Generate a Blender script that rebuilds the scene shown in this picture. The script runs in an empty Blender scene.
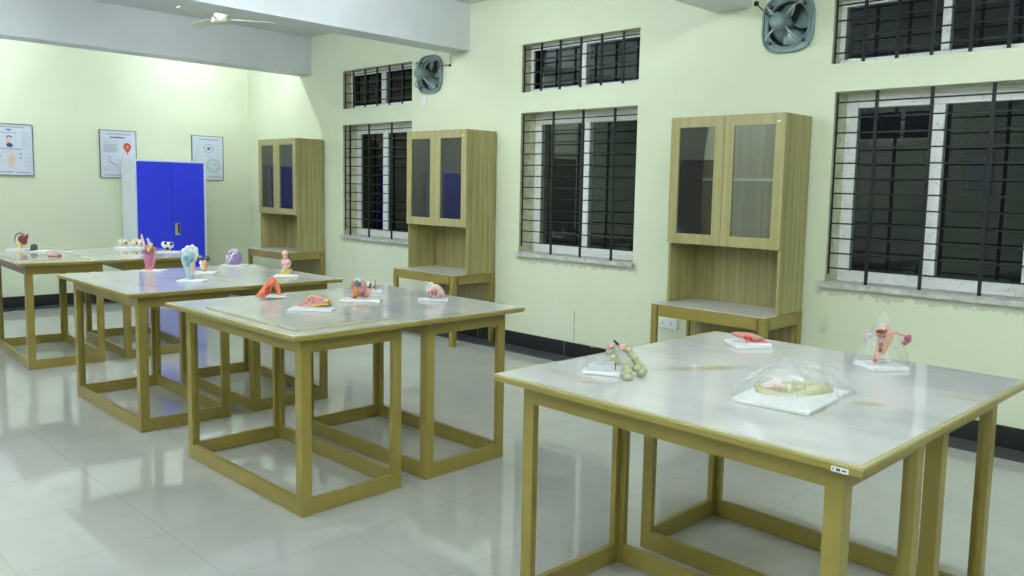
import bpy, bmesh, math, random
from mathutils import Vector, Matrix
random.seed(4)
S = bpy.context.scene
C = S.collection
PI = math.pi
# ------------------------------------------------------------------ measures (metres)
W = 5.602          # window wall plane (y)
L = 11.108         # poster wall plane (x = -L)
YL = -2.9          # wall opposite the windows
XF = 3.0           # wall behind the camera
ZC = 3.37          # ceiling
ZB = 2.911         # beam soffit
H = 0.87           # table top
YAW = 0.7608687627

# ------------------------------------------------------------------ materials
def newmat(name):
    m = bpy.data.materials.new(name); m.use_nodes = True
    nt = m.node_tree; nt.nodes.clear()
    o = nt.nodes.new('ShaderNodeOutputMaterial')
    b = nt.nodes.new('ShaderNodeBsdfPrincipled')
    nt.links.new(b.outputs[0], o.inputs[0])
    return m, nt, b
def N(nt, typ, **kw):
    n = nt.nodes.new(typ)
    for k, v in kw.items(): setattr(n, k, v)
    return n
def mth(nt, op, a, b=None, c=None, clamp=False):
    n = nt.nodes.new('ShaderNodeMath'); n.operation = op; n.use_clamp = clamp
    for i, v in enumerate((a, b, c)):
        if v is None: continue
        if isinstance(v, (int, float)): n.inputs[i].default_value = v
        else: nt.links.new(v, n.inputs[i])
    return n.outputs[0]
def smooth(nt, x, lo, hi):
    n = nt.nodes.new('ShaderNodeMapRange'); n.interpolation_type = 'SMOOTHSTEP'
    nt.links.new(x, n.inputs[0]); n.inputs[1].default_value = lo; n.inputs[2].default_value = hi
    return n.outputs[0]
def mixc(nt, f, a, b, mode='MIX'):
    n = nt.nodes.new('ShaderNodeMix'); n.data_type = 'RGBA'; n.blend_type = mode
    for s, v in ((n.inputs[0], f), (n.inputs[6], a), (n.inputs[7], b)):
        if isinstance(v, (int, float)): s.default_value = v
        elif isinstance(v, tuple): s.default_value = (*v, 1) if len(v) == 3 else v
        else: nt.links.new(v, s)
    return n.outputs[2]
def coords(nt, scale=(1, 1, 1), which='Object'):
    t = nt.nodes.new('ShaderNodeTexCoord'); m = nt.nodes.new('ShaderNodeMapping')
    m.inputs['Scale'].default_value = scale
    nt.links.new(t.outputs[which], m.inputs[0]); return m.outputs[0]
def wcoords(nt, scale=(1, 1, 1)):
    g = nt.nodes.new('ShaderNodeNewGeometry'); m = nt.nodes.new('ShaderNodeMapping')
    m.inputs['Scale'].default_value = scale
    nt.links.new(g.outputs['Position'], m.inputs[0]); return m.outputs[0]
def noise(nt, vec, scale, detail=4, rough=.55):
    n = nt.nodes.new('ShaderNodeTexNoise'); nt.links.new(vec, n.inputs['Vector'])
    n.inputs['Scale'].default_value = scale; n.inputs['Detail'].default_value = detail
    n.inputs['Roughness'].default_value = rough
    return n.outputs['Fac']
def bump(nt, b, h, strength=.1, dist=.01):
    n = nt.nodes.new('ShaderNodeBump'); n.inputs['Strength'].default_value = strength
    n.inputs['Distance'].default_value = dist
    nt.links.new(h, n.inputs['Height']); nt.links.new(n.outputs[0], b.inputs['Normal'])
def plain(name, col, rough=.5, metal=0, vary=.06, scale=30, spec=.5):
    m, nt, b = newmat(name)
    f = noise(nt, coords(nt), scale)
    dk = tuple(c * (1 - vary) for c in col); lt = tuple(min(1, c * (1 + vary)) for c in col)
    nt.links.new(mixc(nt, smooth(nt, f, .3, .7), dk, lt), b.inputs['Base Color'])
    b.inputs['Roughness'].default_value = rough; b.inputs['Metallic'].default_value = metal
    b.inputs['Specular IOR Level'].default_value = spec
    return m
def clear(name, tint=(1, 1, 1), ior=1.5, rough=.0, haze=0, hazecol=(.8, .85, .85)):
    m, nt, b = newmat(name); nt.nodes.remove(b)
    out = [n for n in nt.nodes if n.type == 'OUTPUT_MATERIAL'][0]
    tr = N(nt, 'ShaderNodeBsdfTransparent'); tr.inputs[0].default_value = (*tint, 1)
    gl = N(nt, 'ShaderNodeBsdfGlossy'); gl.inputs['Roughness'].default_value = rough
    fr = N(nt, 'ShaderNodeFresnel'); fr.inputs['IOR'].default_value = ior
    mx = N(nt, 'ShaderNodeMixShader')
    nt.links.new(fr.outputs[0], mx.inputs[0]); nt.links.new(tr.outputs[0], mx.inputs[1]); nt.links.new(gl.outputs[0], mx.inputs[2])
    last = mx
    if haze:
        df = N(nt, 'ShaderNodeBsdfDiffuse'); df.inputs[0].default_value = (*hazecol, 1)
        m2 = N(nt, 'ShaderNodeMixShader'); m2.inputs[0].default_value = haze
        nt.links.new(mx.outputs[0], m2.inputs[1]); nt.links.new(df.outputs[0], m2.inputs[2]); last = m2
    nt.links.new(last.outputs[0], out.inputs[0]); return m
def wood(name, dark, light, rough=.35, sc=(26, 26, 1.6), amt=1.0):
    m, nt, b = newmat(name)
    v = coords(nt, sc); f = noise(nt, v, 1.0, 5, .6)
    g = noise(nt, coords(nt, (sc[0]*4, sc[1]*4, sc[2]*3)), 1.0, 2)
    s = mth(nt, 'ADD', smooth(nt, f, .32, .68), mth(nt, 'MULTIPLY', g, .3))
    nt.links.new(mixc(nt, mth(nt, 'MULTIPLY', s, amt * .77, clamp=True), dark, light), b.inputs['Base Color'])
    b.inputs['Roughness'].default_value = rough; return m

M = {}
M['frame'] = wood('khaki_laminate', (.272, .212, .046), (.302, .238, .058), .34, (14, 14, 3))
M['edge'] = wood('edge_band', (.37, .33, .13), (.43, .39, .17), .3, (6, 6, 6))
M['slabedge'] = plain('polished_stone_edge', (.56, .53, .33), .3)
M['cab'] = wood('oak_laminate', (.255, .228, .074), (.465, .415, .185), .38, (34, 34, 1.1))
M['door'] = wood('oak_door', (.33, .295, .122), (.42, .38, .175), .36, (26, 26, 1.2))
M['niche'] = wood('oak_back', (.235, .20, .075), (.40, .35, .165), .4, (30, 30, 1.0))
STAINS = [(-1.66, 2.66, .95, .24, .05, (.42, .35, .17), .75), (-1.02, 2.60, .6, .07, .045, (.44, .38, .18), .6), (-1.80, 2.15, .4, .06, .03, (.42, .36, .22), .6)]
def stone_mat(name, base, vein, beige):
    m, nt, b = newmat(name)
    v = wcoords(nt, (1.0, 1.7, 1)); n1 = noise(nt, v, 1.5, 7, .6); n2 = noise(nt, wcoords(nt, (.8, 2.2, 1)), 2.0, 3)
    c = mixc(nt, smooth(nt, n1, .46, .66), base, vein)
    c = mixc(nt, mth(nt, 'MULTIPLY', smooth(nt, n2, .56, .72), .75), c, beige)
    g = N(nt, 'ShaderNodeNewGeometry'); q = N(nt, 'ShaderNodeSeparateXYZ'); nt.links.new(g.outputs['Position'], q.inputs[0])
    wn = mth(nt, 'MULTIPLY', mth(nt, 'SUBTRACT', noise(nt, wcoords(nt), 9, 4), .5), 1.1)
    for cx, cy, ang, ra, rb, col, k in STAINS:
        dx, dy = mth(nt, 'SUBTRACT', q.outputs[0], cx), mth(nt, 'SUBTRACT', q.outputs[1], cy); ca, sa = math.cos(ang), math.sin(ang)
        u = mth(nt, 'DIVIDE', mth(nt, 'ADD', mth(nt, 'MULTIPLY', dx, ca), mth(nt, 'MULTIPLY', dy, sa)), ra)
        w_ = mth(nt, 'DIVIDE', mth(nt, 'SUBTRACT', mth(nt, 'MULTIPLY', dy, ca), mth(nt, 'MULTIPLY', dx, sa)), rb)
        r = mth(nt, 'ADD', mth(nt, 'SQRT', mth(nt, 'ADD', mth(nt, 'MULTIPLY', u, u), mth(nt, 'MULTIPLY', w_, w_))), wn)
        c = mixc(nt, mth(nt, 'MULTIPLY', mth(nt, 'SUBTRACT', 1, smooth(nt, r, .25, 1.1)), k), c, col)
    nt.links.new(c, b.inputs['Base Color']); b.inputs['Roughness'].default_value = .07
    b.inputs['Specular IOR Level'].default_value = .38
    return m
M['stone'] = stone_mat('marble_tile', (.60, .61, .57), (.50, .51, .48), (.50, .44, .28))
M['shelfstone'] = plain('grey_stone', (.62, .64, .61), .22)
# floor: glossy vitrified tiles with thin joints
m, nt, b = newmat('vitrified_floor')
g = N(nt, 'ShaderNodeNewGeometry'); sx = N(nt, 'ShaderNodeSeparateXYZ'); nt.links.new(g.outputs['Position'], sx.inputs[0])
T = .572
def joint(v, off):
    q = mth(nt, 'FRACT', mth(nt, 'DIVIDE', mth(nt, 'SUBTRACT', v, off), T))
    d = mth(nt, 'MINIMUM', q, mth(nt, 'SUBTRACT', 1.0, q))
    return smooth(nt, mth(nt, 'MULTIPLY', d, T), .0012, .003)
jj = mth(nt, 'MINIMUM', joint(sx.outputs[0], -2.98 - 40 * T), joint(sx.outputs[1], 1.39 - 40 * T))
nf = noise(nt, wcoords(nt), 1.4, 6, .6)
cf = mixc(nt, smooth(nt, nf, .35, .7), (.455, .47, .435), (.505, .515, .48))
nt.links.new(mixc(nt, jj, (.375, .385, .37), cf), b.inputs['Base Color'])
b.inputs['Roughness'].default_value = .022; b.inputs['Specular IOR Level'].default_value = .62
M['floor'] = m
# painted wall, with the plaster patches under the sills and the crack of the window wall
def wall_mat(name, col, col2):
    m, nt, b = newmat(name)
    f = noise(nt, wcoords(nt), 1.1, 5, .6); s = noise(nt, wcoords(nt, (1, 1, .35)), 9, 4)
    c = mixc(nt, smooth(nt, f, .3, .75), col, col2)
    c = mixc(nt, mth(nt, 'MULTIPLY', smooth(nt, s, .62, .8), .10), c, (.45, .43, .32))
    nt.links.new(c, b.inputs['Base Color']); b.inputs['Roughness'].default_value = .45
    b.inputs['Specular IOR Level'].default_value = .3
    bump(nt, b, noise(nt, wcoords(nt), 60, 3), .05, .003)
    return m, nt, b, c
WC, WC2 = (.685, .735, .545), (.72, .775, .59)
M['wall'] = wall_mat('lime_paint', WC, WC2)[0]
m, nt, b, c = wall_mat('lime_paint_patched', WC, WC2)
g = N(nt, 'ShaderNodeNewGeometry'); sp = N(nt, 'ShaderNodeSeparateXYZ'); nt.links.new(g.outputs['Position'], sp.inputs[0])
X, Z = sp.outputs[0], sp.outputs[2]
ed = noise(nt, wcoords(nt), 14, 5, .65); ed2 = noise(nt, wcoords(nt, (1, 1, .5)), 5, 5)
for x0, x1 in ((-8.74, -7.3), (-5.66, -4.2), (-2.62, -1.1)):
    inx = mth(nt, 'MULTIPLY', smooth(nt, X, x0 - .02, x0 + .05), mth(nt, 'SUBTRACT', 1, smooth(nt, X, x1 - .05, x1 + .02)))
    low = mth(nt, 'ADD', mth(nt, 'MULTIPLY', ed, -.17), .925)
    pz = mth(nt, 'MULTIPLY', mth(nt, 'GREATER_THAN', Z, low), mth(nt, 'LESS_THAN', Z, .93))
    k = mth(nt, 'MULTIPLY', mth(nt, 'MULTIPLY', inx, pz), .55)
    c = mixc(nt, k, c, (.44, .45, .38))
    st = mth(nt, 'MULTIPLY', mth(nt, 'GREATER_THAN', Z, .55), mth(nt, 'LESS_THAN', Z, .90))
    k = mth(nt, 'MULTIPLY', mth(nt, 'MULTIPLY', inx, st), mth(nt, 'MULTIPLY', smooth(nt, ed2, .60, .74), .35))
    c = mixc(nt, k, c, (.36, .36, .27))
wob = mth(nt, 'MULTIPLY', mth(nt, 'SUBTRACT', noise(nt, wcoords(nt), 7, 3), .5), .03)
cr = mth(nt, 'LESS_THAN', mth(nt, 'ABSOLUTE', mth(nt, 'ADD', mth(nt, 'ADD', X, 4.903), wob)), .005)
cr = mth(nt, 'MULTIPLY', cr, mth(nt, 'MULTIPLY', mth(nt, 'GREATER_THAN', Z, .15), mth(nt, 'LESS_THAN', Z, .43)))
c = mixc(nt, mth(nt, 'MULTIPLY', cr, .7), c, (.22, .21, .13))
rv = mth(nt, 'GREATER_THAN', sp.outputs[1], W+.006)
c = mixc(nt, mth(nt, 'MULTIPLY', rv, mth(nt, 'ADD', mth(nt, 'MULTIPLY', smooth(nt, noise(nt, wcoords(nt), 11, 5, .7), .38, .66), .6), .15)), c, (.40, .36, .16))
nt.links.new(c, b.inputs['Base Color'])
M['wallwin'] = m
M['white'] = plain('white_paint', (.70, .73, .755), .5, vary=.03, scale=2)
M['ceil'] = plain('ceiling_paint', (.70, .73, .73), .6, vary=.03, scale=2)
def granite(name, col, rough, seam=True):
    m, nt, b = newmat(name)
    v = N(nt, 'ShaderNodeTexVoronoi'); nt.links.new(wcoords(nt), v.inputs['Vector']); v.inputs['Scale'].default_value = 260
    c = mixc(nt, smooth(nt, v.outputs['Distance'], .1, .5), tuple(x * 1.9 for x in col), col)
    g = N(nt, 'ShaderNodeNewGeometry'); q = N(nt, 'ShaderNodeSeparateXYZ'); nt.links.new(g.outputs['Position'], q.inputs[0])
    def seamf(ax, off):
        fr = mth(nt, 'FRACT', mth(nt, 'DIVIDE', mth(nt, 'ADD', q.outputs[ax], off), 1.2))
        return mth(nt, 'LESS_THAN', fr, .004)
    c = mixc(nt, mth(nt, 'MULTIPLY', seamf(0, 5.009 + 24), .7), c, (.4, .4, .4))
    nt.links.new(c, b.inputs['Base Color']); b.inputs['Roughness'].default_value = rough
    return m
M['granite'] = granite('black_granite', (.013, .014, .016), .22)
M['border'] = granite('grey_granite', (.060, .062, .064), .30)
# window joinery: white frame with grime
m, nt, b = newmat('grimy_white_frame')
f = noise(nt, wcoords(nt), 22, 5, .7); f2 = noise(nt, wcoords(nt, (1, 1, 1)), 70, 3)
c = mixc(nt, smooth(nt, f, .48, .80), (.87, .88, .87), (.66, .67, .63))
c = mixc(nt, mth(nt, 'MULTIPLY', smooth(nt, f2, .63, .70), .8), c, (.12, .13, .11))
nt.links.new(c, b.inputs['Base Color']); b.inputs['Roughness'].default_value = .4
M['wframe'] = m
m, nt, b = newmat('cement_sill')
f = noise(nt, wcoords(nt), 12, 6, .7)
nt.links.new(mixc(nt, smooth(nt, f, .35, .7), (.60, .61, .57), (.36, .36, .33)), b.inputs['Base Color'])
b.inputs['Roughness'].default_value = .8; bump(nt, b, f, .3, .01); M['sill'] = m
M['bar'] = plain('painted_iron', (.016, .017, .018), .5, .0, .3, 60, .25)
M['glass'] = clear('window_glass', (.80, .85, .82), 1.43)
M['cglass'] = clear('cabinet_glass', (.95, .96, .95), 1.85, .0, .03, (.5, .52, .5))
m, nt, b = newmat('plastic_film'); nt.nodes.remove(b)
tr = N(nt, 'ShaderNodeBsdfTransparent'); tr.inputs[0].default_value = (.985, .99, .99, 1)
gl = N(nt, 'ShaderNodeBsdfGlossy'); gl.inputs['Roughness'].default_value = .10
bn = N(nt, 'ShaderNodeBump'); bn.inputs['Strength'].default_value = .9; bn.inputs['Distance'].default_value = .02
nt.links.new(noise(nt, coords(nt), 22, 3, .5), bn.inputs['Height']); nt.links.new(bn.outputs[0], gl.inputs['Normal'])
df = N(nt, 'ShaderNodeBsdfDiffuse'); df.inputs[0].default_value = (.90, .93, .94, 1)
lw = N(nt, 'ShaderNodeLayerWeight'); lw.inputs[0].default_value = .5
hz = mth(nt, 'ADD', mth(nt, 'MULTIPLY', mth(nt, 'POWER', lw.outputs['Facing'], 3), .34), .065)
hz = mth(nt, 'MULTIPLY', hz, mth(nt, 'ADD', smooth(nt, noise(nt, coords(nt), 30, 4), .4, .7), .35))
m1 = N(nt, 'ShaderNodeMixShader'); nt.links.new(hz, m1.inputs[0]); nt.links.new(tr.outputs[0], m1.inputs[1]); nt.links.new(df.outputs[0], m1.inputs[2])
m2 = N(nt, 'ShaderNodeMixShader'); m2.inputs[0].default_value = .11; nt.links.new(m1.outputs[0], m2.inputs[1]); nt.links.new(gl.outputs[0], m2.inputs[2])
nt.links.new(m2.outputs[0], [n for n in nt.nodes if n.type == 'OUTPUT_MATERIAL'][0].inputs[0]); M['film'] = m
M['blue'] = plain('blue_enamel', (.034, .054, .80), .30, vary=.02)
M['steelwhite'] = plain('white_enamel', (.76, .80, .86), .35, vary=.02)
M['chrome'] = plain('chrome', (.7, .7, .68), .2, 1)
M['fan'] = plain('fan_grey_metal', (.20, .285, .285), .30, .15, .08, 20)
M['fandark'] = plain('fan_dark_metal', (.03, .038, .04), .45, .2)
M['fanlight'] = plain('fan_arm_metal', (.38, .43, .42), .3, .2)
M['cream'] = plain('cream_enamel', (.70, .71, .58), .4)
M['plastic'] = plain('white_plastic', (.78, .80, .80), .3, vary=.02)
M['black'] = plain('black_plastic', (.015, .015, .017), .4)
M['browndoor'] = wood('dark_brown_door', (.075, .055, .035), (.12, .09, .06), .45, (20, 20, 1.5))
M['paper'] = plain('poster_paper', (.62, .67, .76), .35, vary=.02)
M['alu'] = plain('grey_poster_frame', (.16, .18, .19), .4, .3)
M['ink'] = plain('grey_ink', (.34, .38, .42), .6)
M['inkdark'] = plain('dark_ink', (.10, .12, .17), .6)
M['inkblue'] = plain('blue_ink', (.05, .07, .20), .6)
M['inkpale'] = plain('pale_ink', (.52, .57, .62), .6)
M['inkgreen'] = plain('green_ink', (.42, .56, .53), .6)
for n, c_, r in [('m_white', (.82, .83, .84), .35), ('m_colon', (.41, .42, .26), .4), ('m_pink', (.62, .30, .28), .4), ('m_black', (.02, .02, .02), .4),
               ('m_salmon', (.58, .24, .20), .35), ('m_red', (.52, .05, .035), .35), ('m_grey', (.28, .27, .28), .4), ('m_flesh', (.68, .35, .28), .35),
               ('m_darkred', (.22, .022, .014), .3), ('m_orange', (.68, .27, .06), .35), ('m_plum', (.34, .11, .16), .35), ('m_lilac', (.62, .53, .68), .4),
               ('m_palegreen', (.46, .46, .23), .35), ('m_orangered', (.86, .21, .10), .38), ('m_brown', (.13, .06, .03), .5), ('m_rose', (.72, .33, .29), .4),
               ('m_yellow', (.72, .58, .10), .4), ('m_slate', (.13, .16, .22), .4), ('m_cream', (.78, .73, .52), .45), ('m_bonepink', (.76, .53, .45), .45),
               ('m_magenta', (.53, .17, .30), .4), ('m_paleblue', (.40, .55, .60), .4), ('m_steelblue', (.22, .38, .48), .4), ('m_darkgreen', (.05, .12, .07), .4),
               ('m_olive', (.25, .26, .13), .45), ('m_violet', (.36, .22, .46), .4), ('m_darkolive', (.075, .07, .05), .45), ('m_bonedeep', (.74, .62, .33), .45),
               ('m_pink2', (.70, .40, .46), .4)]:
    M[n] = plain(n[2:] + '_model_plastic', c_, r, vary=.12, scale=60)
M['m_white'] = plain('white_model_base', (.82, .83, .84), .3, vary=.02)
M['m_pinkflat'] = M['m_pink2']
# lamp tube
m, nt, b = newmat('lit_tube'); nt.nodes.remove(b)
e = N(nt, 'ShaderNodeEmission'); e.inputs[0].default_value = (.89, .975, 1.04, 1); e.inputs[1].default_value = 60
nt.links.new(e.outputs[0], [n for n in nt.nodes if n.type == 'OUTPUT_MATERIAL'][0].inputs[0]); M['lit'] = m

# ------------------------------------------------------------------ mesh building
class MB:
    def __init__(s): s.b = bmesh.new()
    def box(s, x0, x1, y0, y1, z0, z1):
        v = [s.b.verts.new(p) for p in ((x0,y0,z0),(x1,y0,z0),(x1,y1,z0),(x0,y1,z0),(x0,y0,z1),(x1,y0,z1),(x1,y1,z1),(x0,y1,z1))]
        for f in ((0,3,2,1),(4,5,6,7),(0,1,5,4),(1,2,6,5),(2,3,7,6),(3,0,4,7)): s.b.faces.new([v[i] for i in f])
        return s
    def prism(s, poly, h0, h1, ax='z'):
        """poly in two axes, pushed along ax"""
        def P(a, b, h): return {'z': (a, b, h), 'y': (a, h, b), 'x': (h, a, b)}[ax]
        v0 = [s.b.verts.new(P(a, b, h0)) for a, b in poly]; v1 = [s.b.verts.new(P(a, b, h1)) for a, b in poly]
        s.b.faces.new(v0[::-1]); s.b.faces.new(v1); n = len(poly)
        for i in range(n): s.b.faces.new([v0[i], v0[(i+1) % n], v1[(i+1) % n], v1[i]])
        return s
    def ring(s, outer, inner, h0, h1, ax='y'):
        def P(a, b, h): return {'z': (a, b, h), 'y': (a, h, b), 'x': (h, a, b)}[ax]
        n = len(outer); A = [[s.b.verts.new(P(a, b, h)) for a, b in q] for q, h in ((outer, h0), (outer, h1), (inner, h1), (inner, h0))]
        for k in range(4):
            q, r = A[k], A[(k+1) % 4]
            for i in range(n): s.b.faces.new([q[i], q[(i+1) % n], r[(i+1) % n], r[i]])
        return s
    def cyl(s, x, y, z, r, h, ax='z', n=20, r2=None):
        r2 = r if r2 is None else r2
        c = [(math.cos(2*PI*i/n), math.sin(2*PI*i/n)) for i in range(n)]
        def P(a, b, q): return {'z': (x+a, y+b, z+q), 'y': (x+a, y+q, z+b), 'x': (x+q, y+a, z+b)}[ax]
        v0 = [s.b.verts.new(P(a*r, b*r, 0)) for a, b in c]; v1 = [s.b.verts.new(P(a*r2, b*r2, h)) for a, b in c]
        s.b.faces.new(v0[::-1]); s.b.faces.new(v1)
        for i in range(n): s.b.faces.new([v0[i], v0[(i+1) % n], v1[(i+1) % n], v1[i]])
        return s
    def tube(s, pts, n=10, sub=4):
        """pts: (x,y,z,r); smoothed by Catmull-Rom, rounded ends"""
        P = [Vector(p[:3]) for p in pts]; R = [p[3] for p in pts]
        q, rr = [], []
        if len(P) > 2:
            for i in range(len(P)-1):
                a, b_, c_, d = P[max(i-1,0)], P[i], P[i+1], P[min(i+2,len(P)-1)]
                for k in range(sub):
                    t = k/sub
                    q.append(.5*((2*b_)+(c_-a)*t+(2*a-5*b_+4*c_-d)*t*t+(-a+3*b_-3*c_+d)*t**3)); rr.append(R[i]*(1-t)+R[i+1]*t)
            q.append(P[-1]); rr.append(R[-1])
        else: q, rr = P, R
        d0 = (q[0]-q[1]).normalized(); d1 = (q[-1]-q[-2]).normalized()
        q = [q[0]+d0*rr[0]*.75, q[0]+d0*rr[0]*.45]+q+[q[-1]+d1*rr[-1]*.45, q[-1]+d1*rr[-1]*.75]
        rr = [rr[0]*.45, rr[0]*.85]+rr+[rr[-1]*.85, rr[-1]*.45]
        loops = []
        u = None
        for i, p in enumerate(q):
            t = (q[min(i+1,len(q)-1)]-q[max(i-1,0)]).normalized()
            if u is None: u = t.orthogonal().normalized()
            u = (u-t*u.dot(t)).normalized(); w = t.cross(u)
            loops.append([s.b.verts.new(p+(u*math.cos(2*PI*k/n)+w*math.sin(2*PI*k/n))*rr[i]) for k in range(n)])
        for a, b_ in zip(loops, loops[1:]):
            for k in range(n): s.b.faces.new([a[k], a[(k+1)%n], b_[(k+1)%n], b_[k]])
        s.b.faces.new(loops[0][::-1]); s.b.faces.new(loops[-1])
        return s
    def ball(s, x, y, z, rx, ry, rz, seg=14, wob=.0):
        r = bmesh.ops.create_uvsphere(s.b, u_segments=seg, v_segments=max(6, seg//2+1), radius=1)
        for v in r['verts']:
            k = 1+random.uniform(-wob, wob); v.co = Vector((x+v.co.x*rx*k, y+v.co.y*ry*k, z+v.co.z*rz*k))
        return s
    def rot(s, ang, about=(0, 0, 0), ax='Z'):
        bmesh.ops.rotate(s.b, verts=s.b.verts, cent=about, matrix=Matrix.Rotation(ang, 3, ax)); return s
    def move(s, d): bmesh.ops.translate(s.b, verts=s.b.verts, vec=d); return s
    def build(s, name, mat, parent=None, smooth=False, bevel=0, recalc=True):
        if recalc: bmesh.ops.recalc_face_normals(s.b, faces=s.b.faces)
        me = bpy.data.meshes.new(name); s.b.to_mesh(me); s.b.free()
        if smooth:
            for p in me.polygons: p.use_smooth = True
        o = bpy.data.objects.new(name, me); C.objects.link(o)
        me.materials.append(M[mat] if isinstance(mat, str) else mat)
        if parent is not None: o.parent = parent
        if bevel:
            bv = o.modifiers.new('bevel', 'BEVEL'); bv.width = bevel; bv.segments = 2; bv.limit_method = 'ANGLE'
        return o
def B(*a): return MB().box(*a)
def tag(o, label, cat, group=None):
    o['label'] = label; o['category'] = cat
    if group: o['group'] = group
    return o
def thing(name, label, cat, loc, rz=0, group=None):
    o = bpy.data.objects.new(name, None); C.objects.link(o); o.empty_display_size = .05
    o.location = loc; o.rotation_euler = (0, 0, rz)
    return tag(o, label, cat, group)
def struct(o): o['kind'] = 'structure'; return o
def copy_tree(o, parent=None):
    c = o.copy(); C.objects.link(c)
    if parent is not None: c.parent = parent
    for ch in list(o.children): copy_tree(ch, c)
    return c
LAMPS = ((-7.45, (2.9, .4, -1.9), .56), (-5.2, (3.5, .7, -1.9), .64), (-1.25, (2.9, .4, -1.9), .61), (1.4, (2.9, .4, -1.9), .61))
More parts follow.
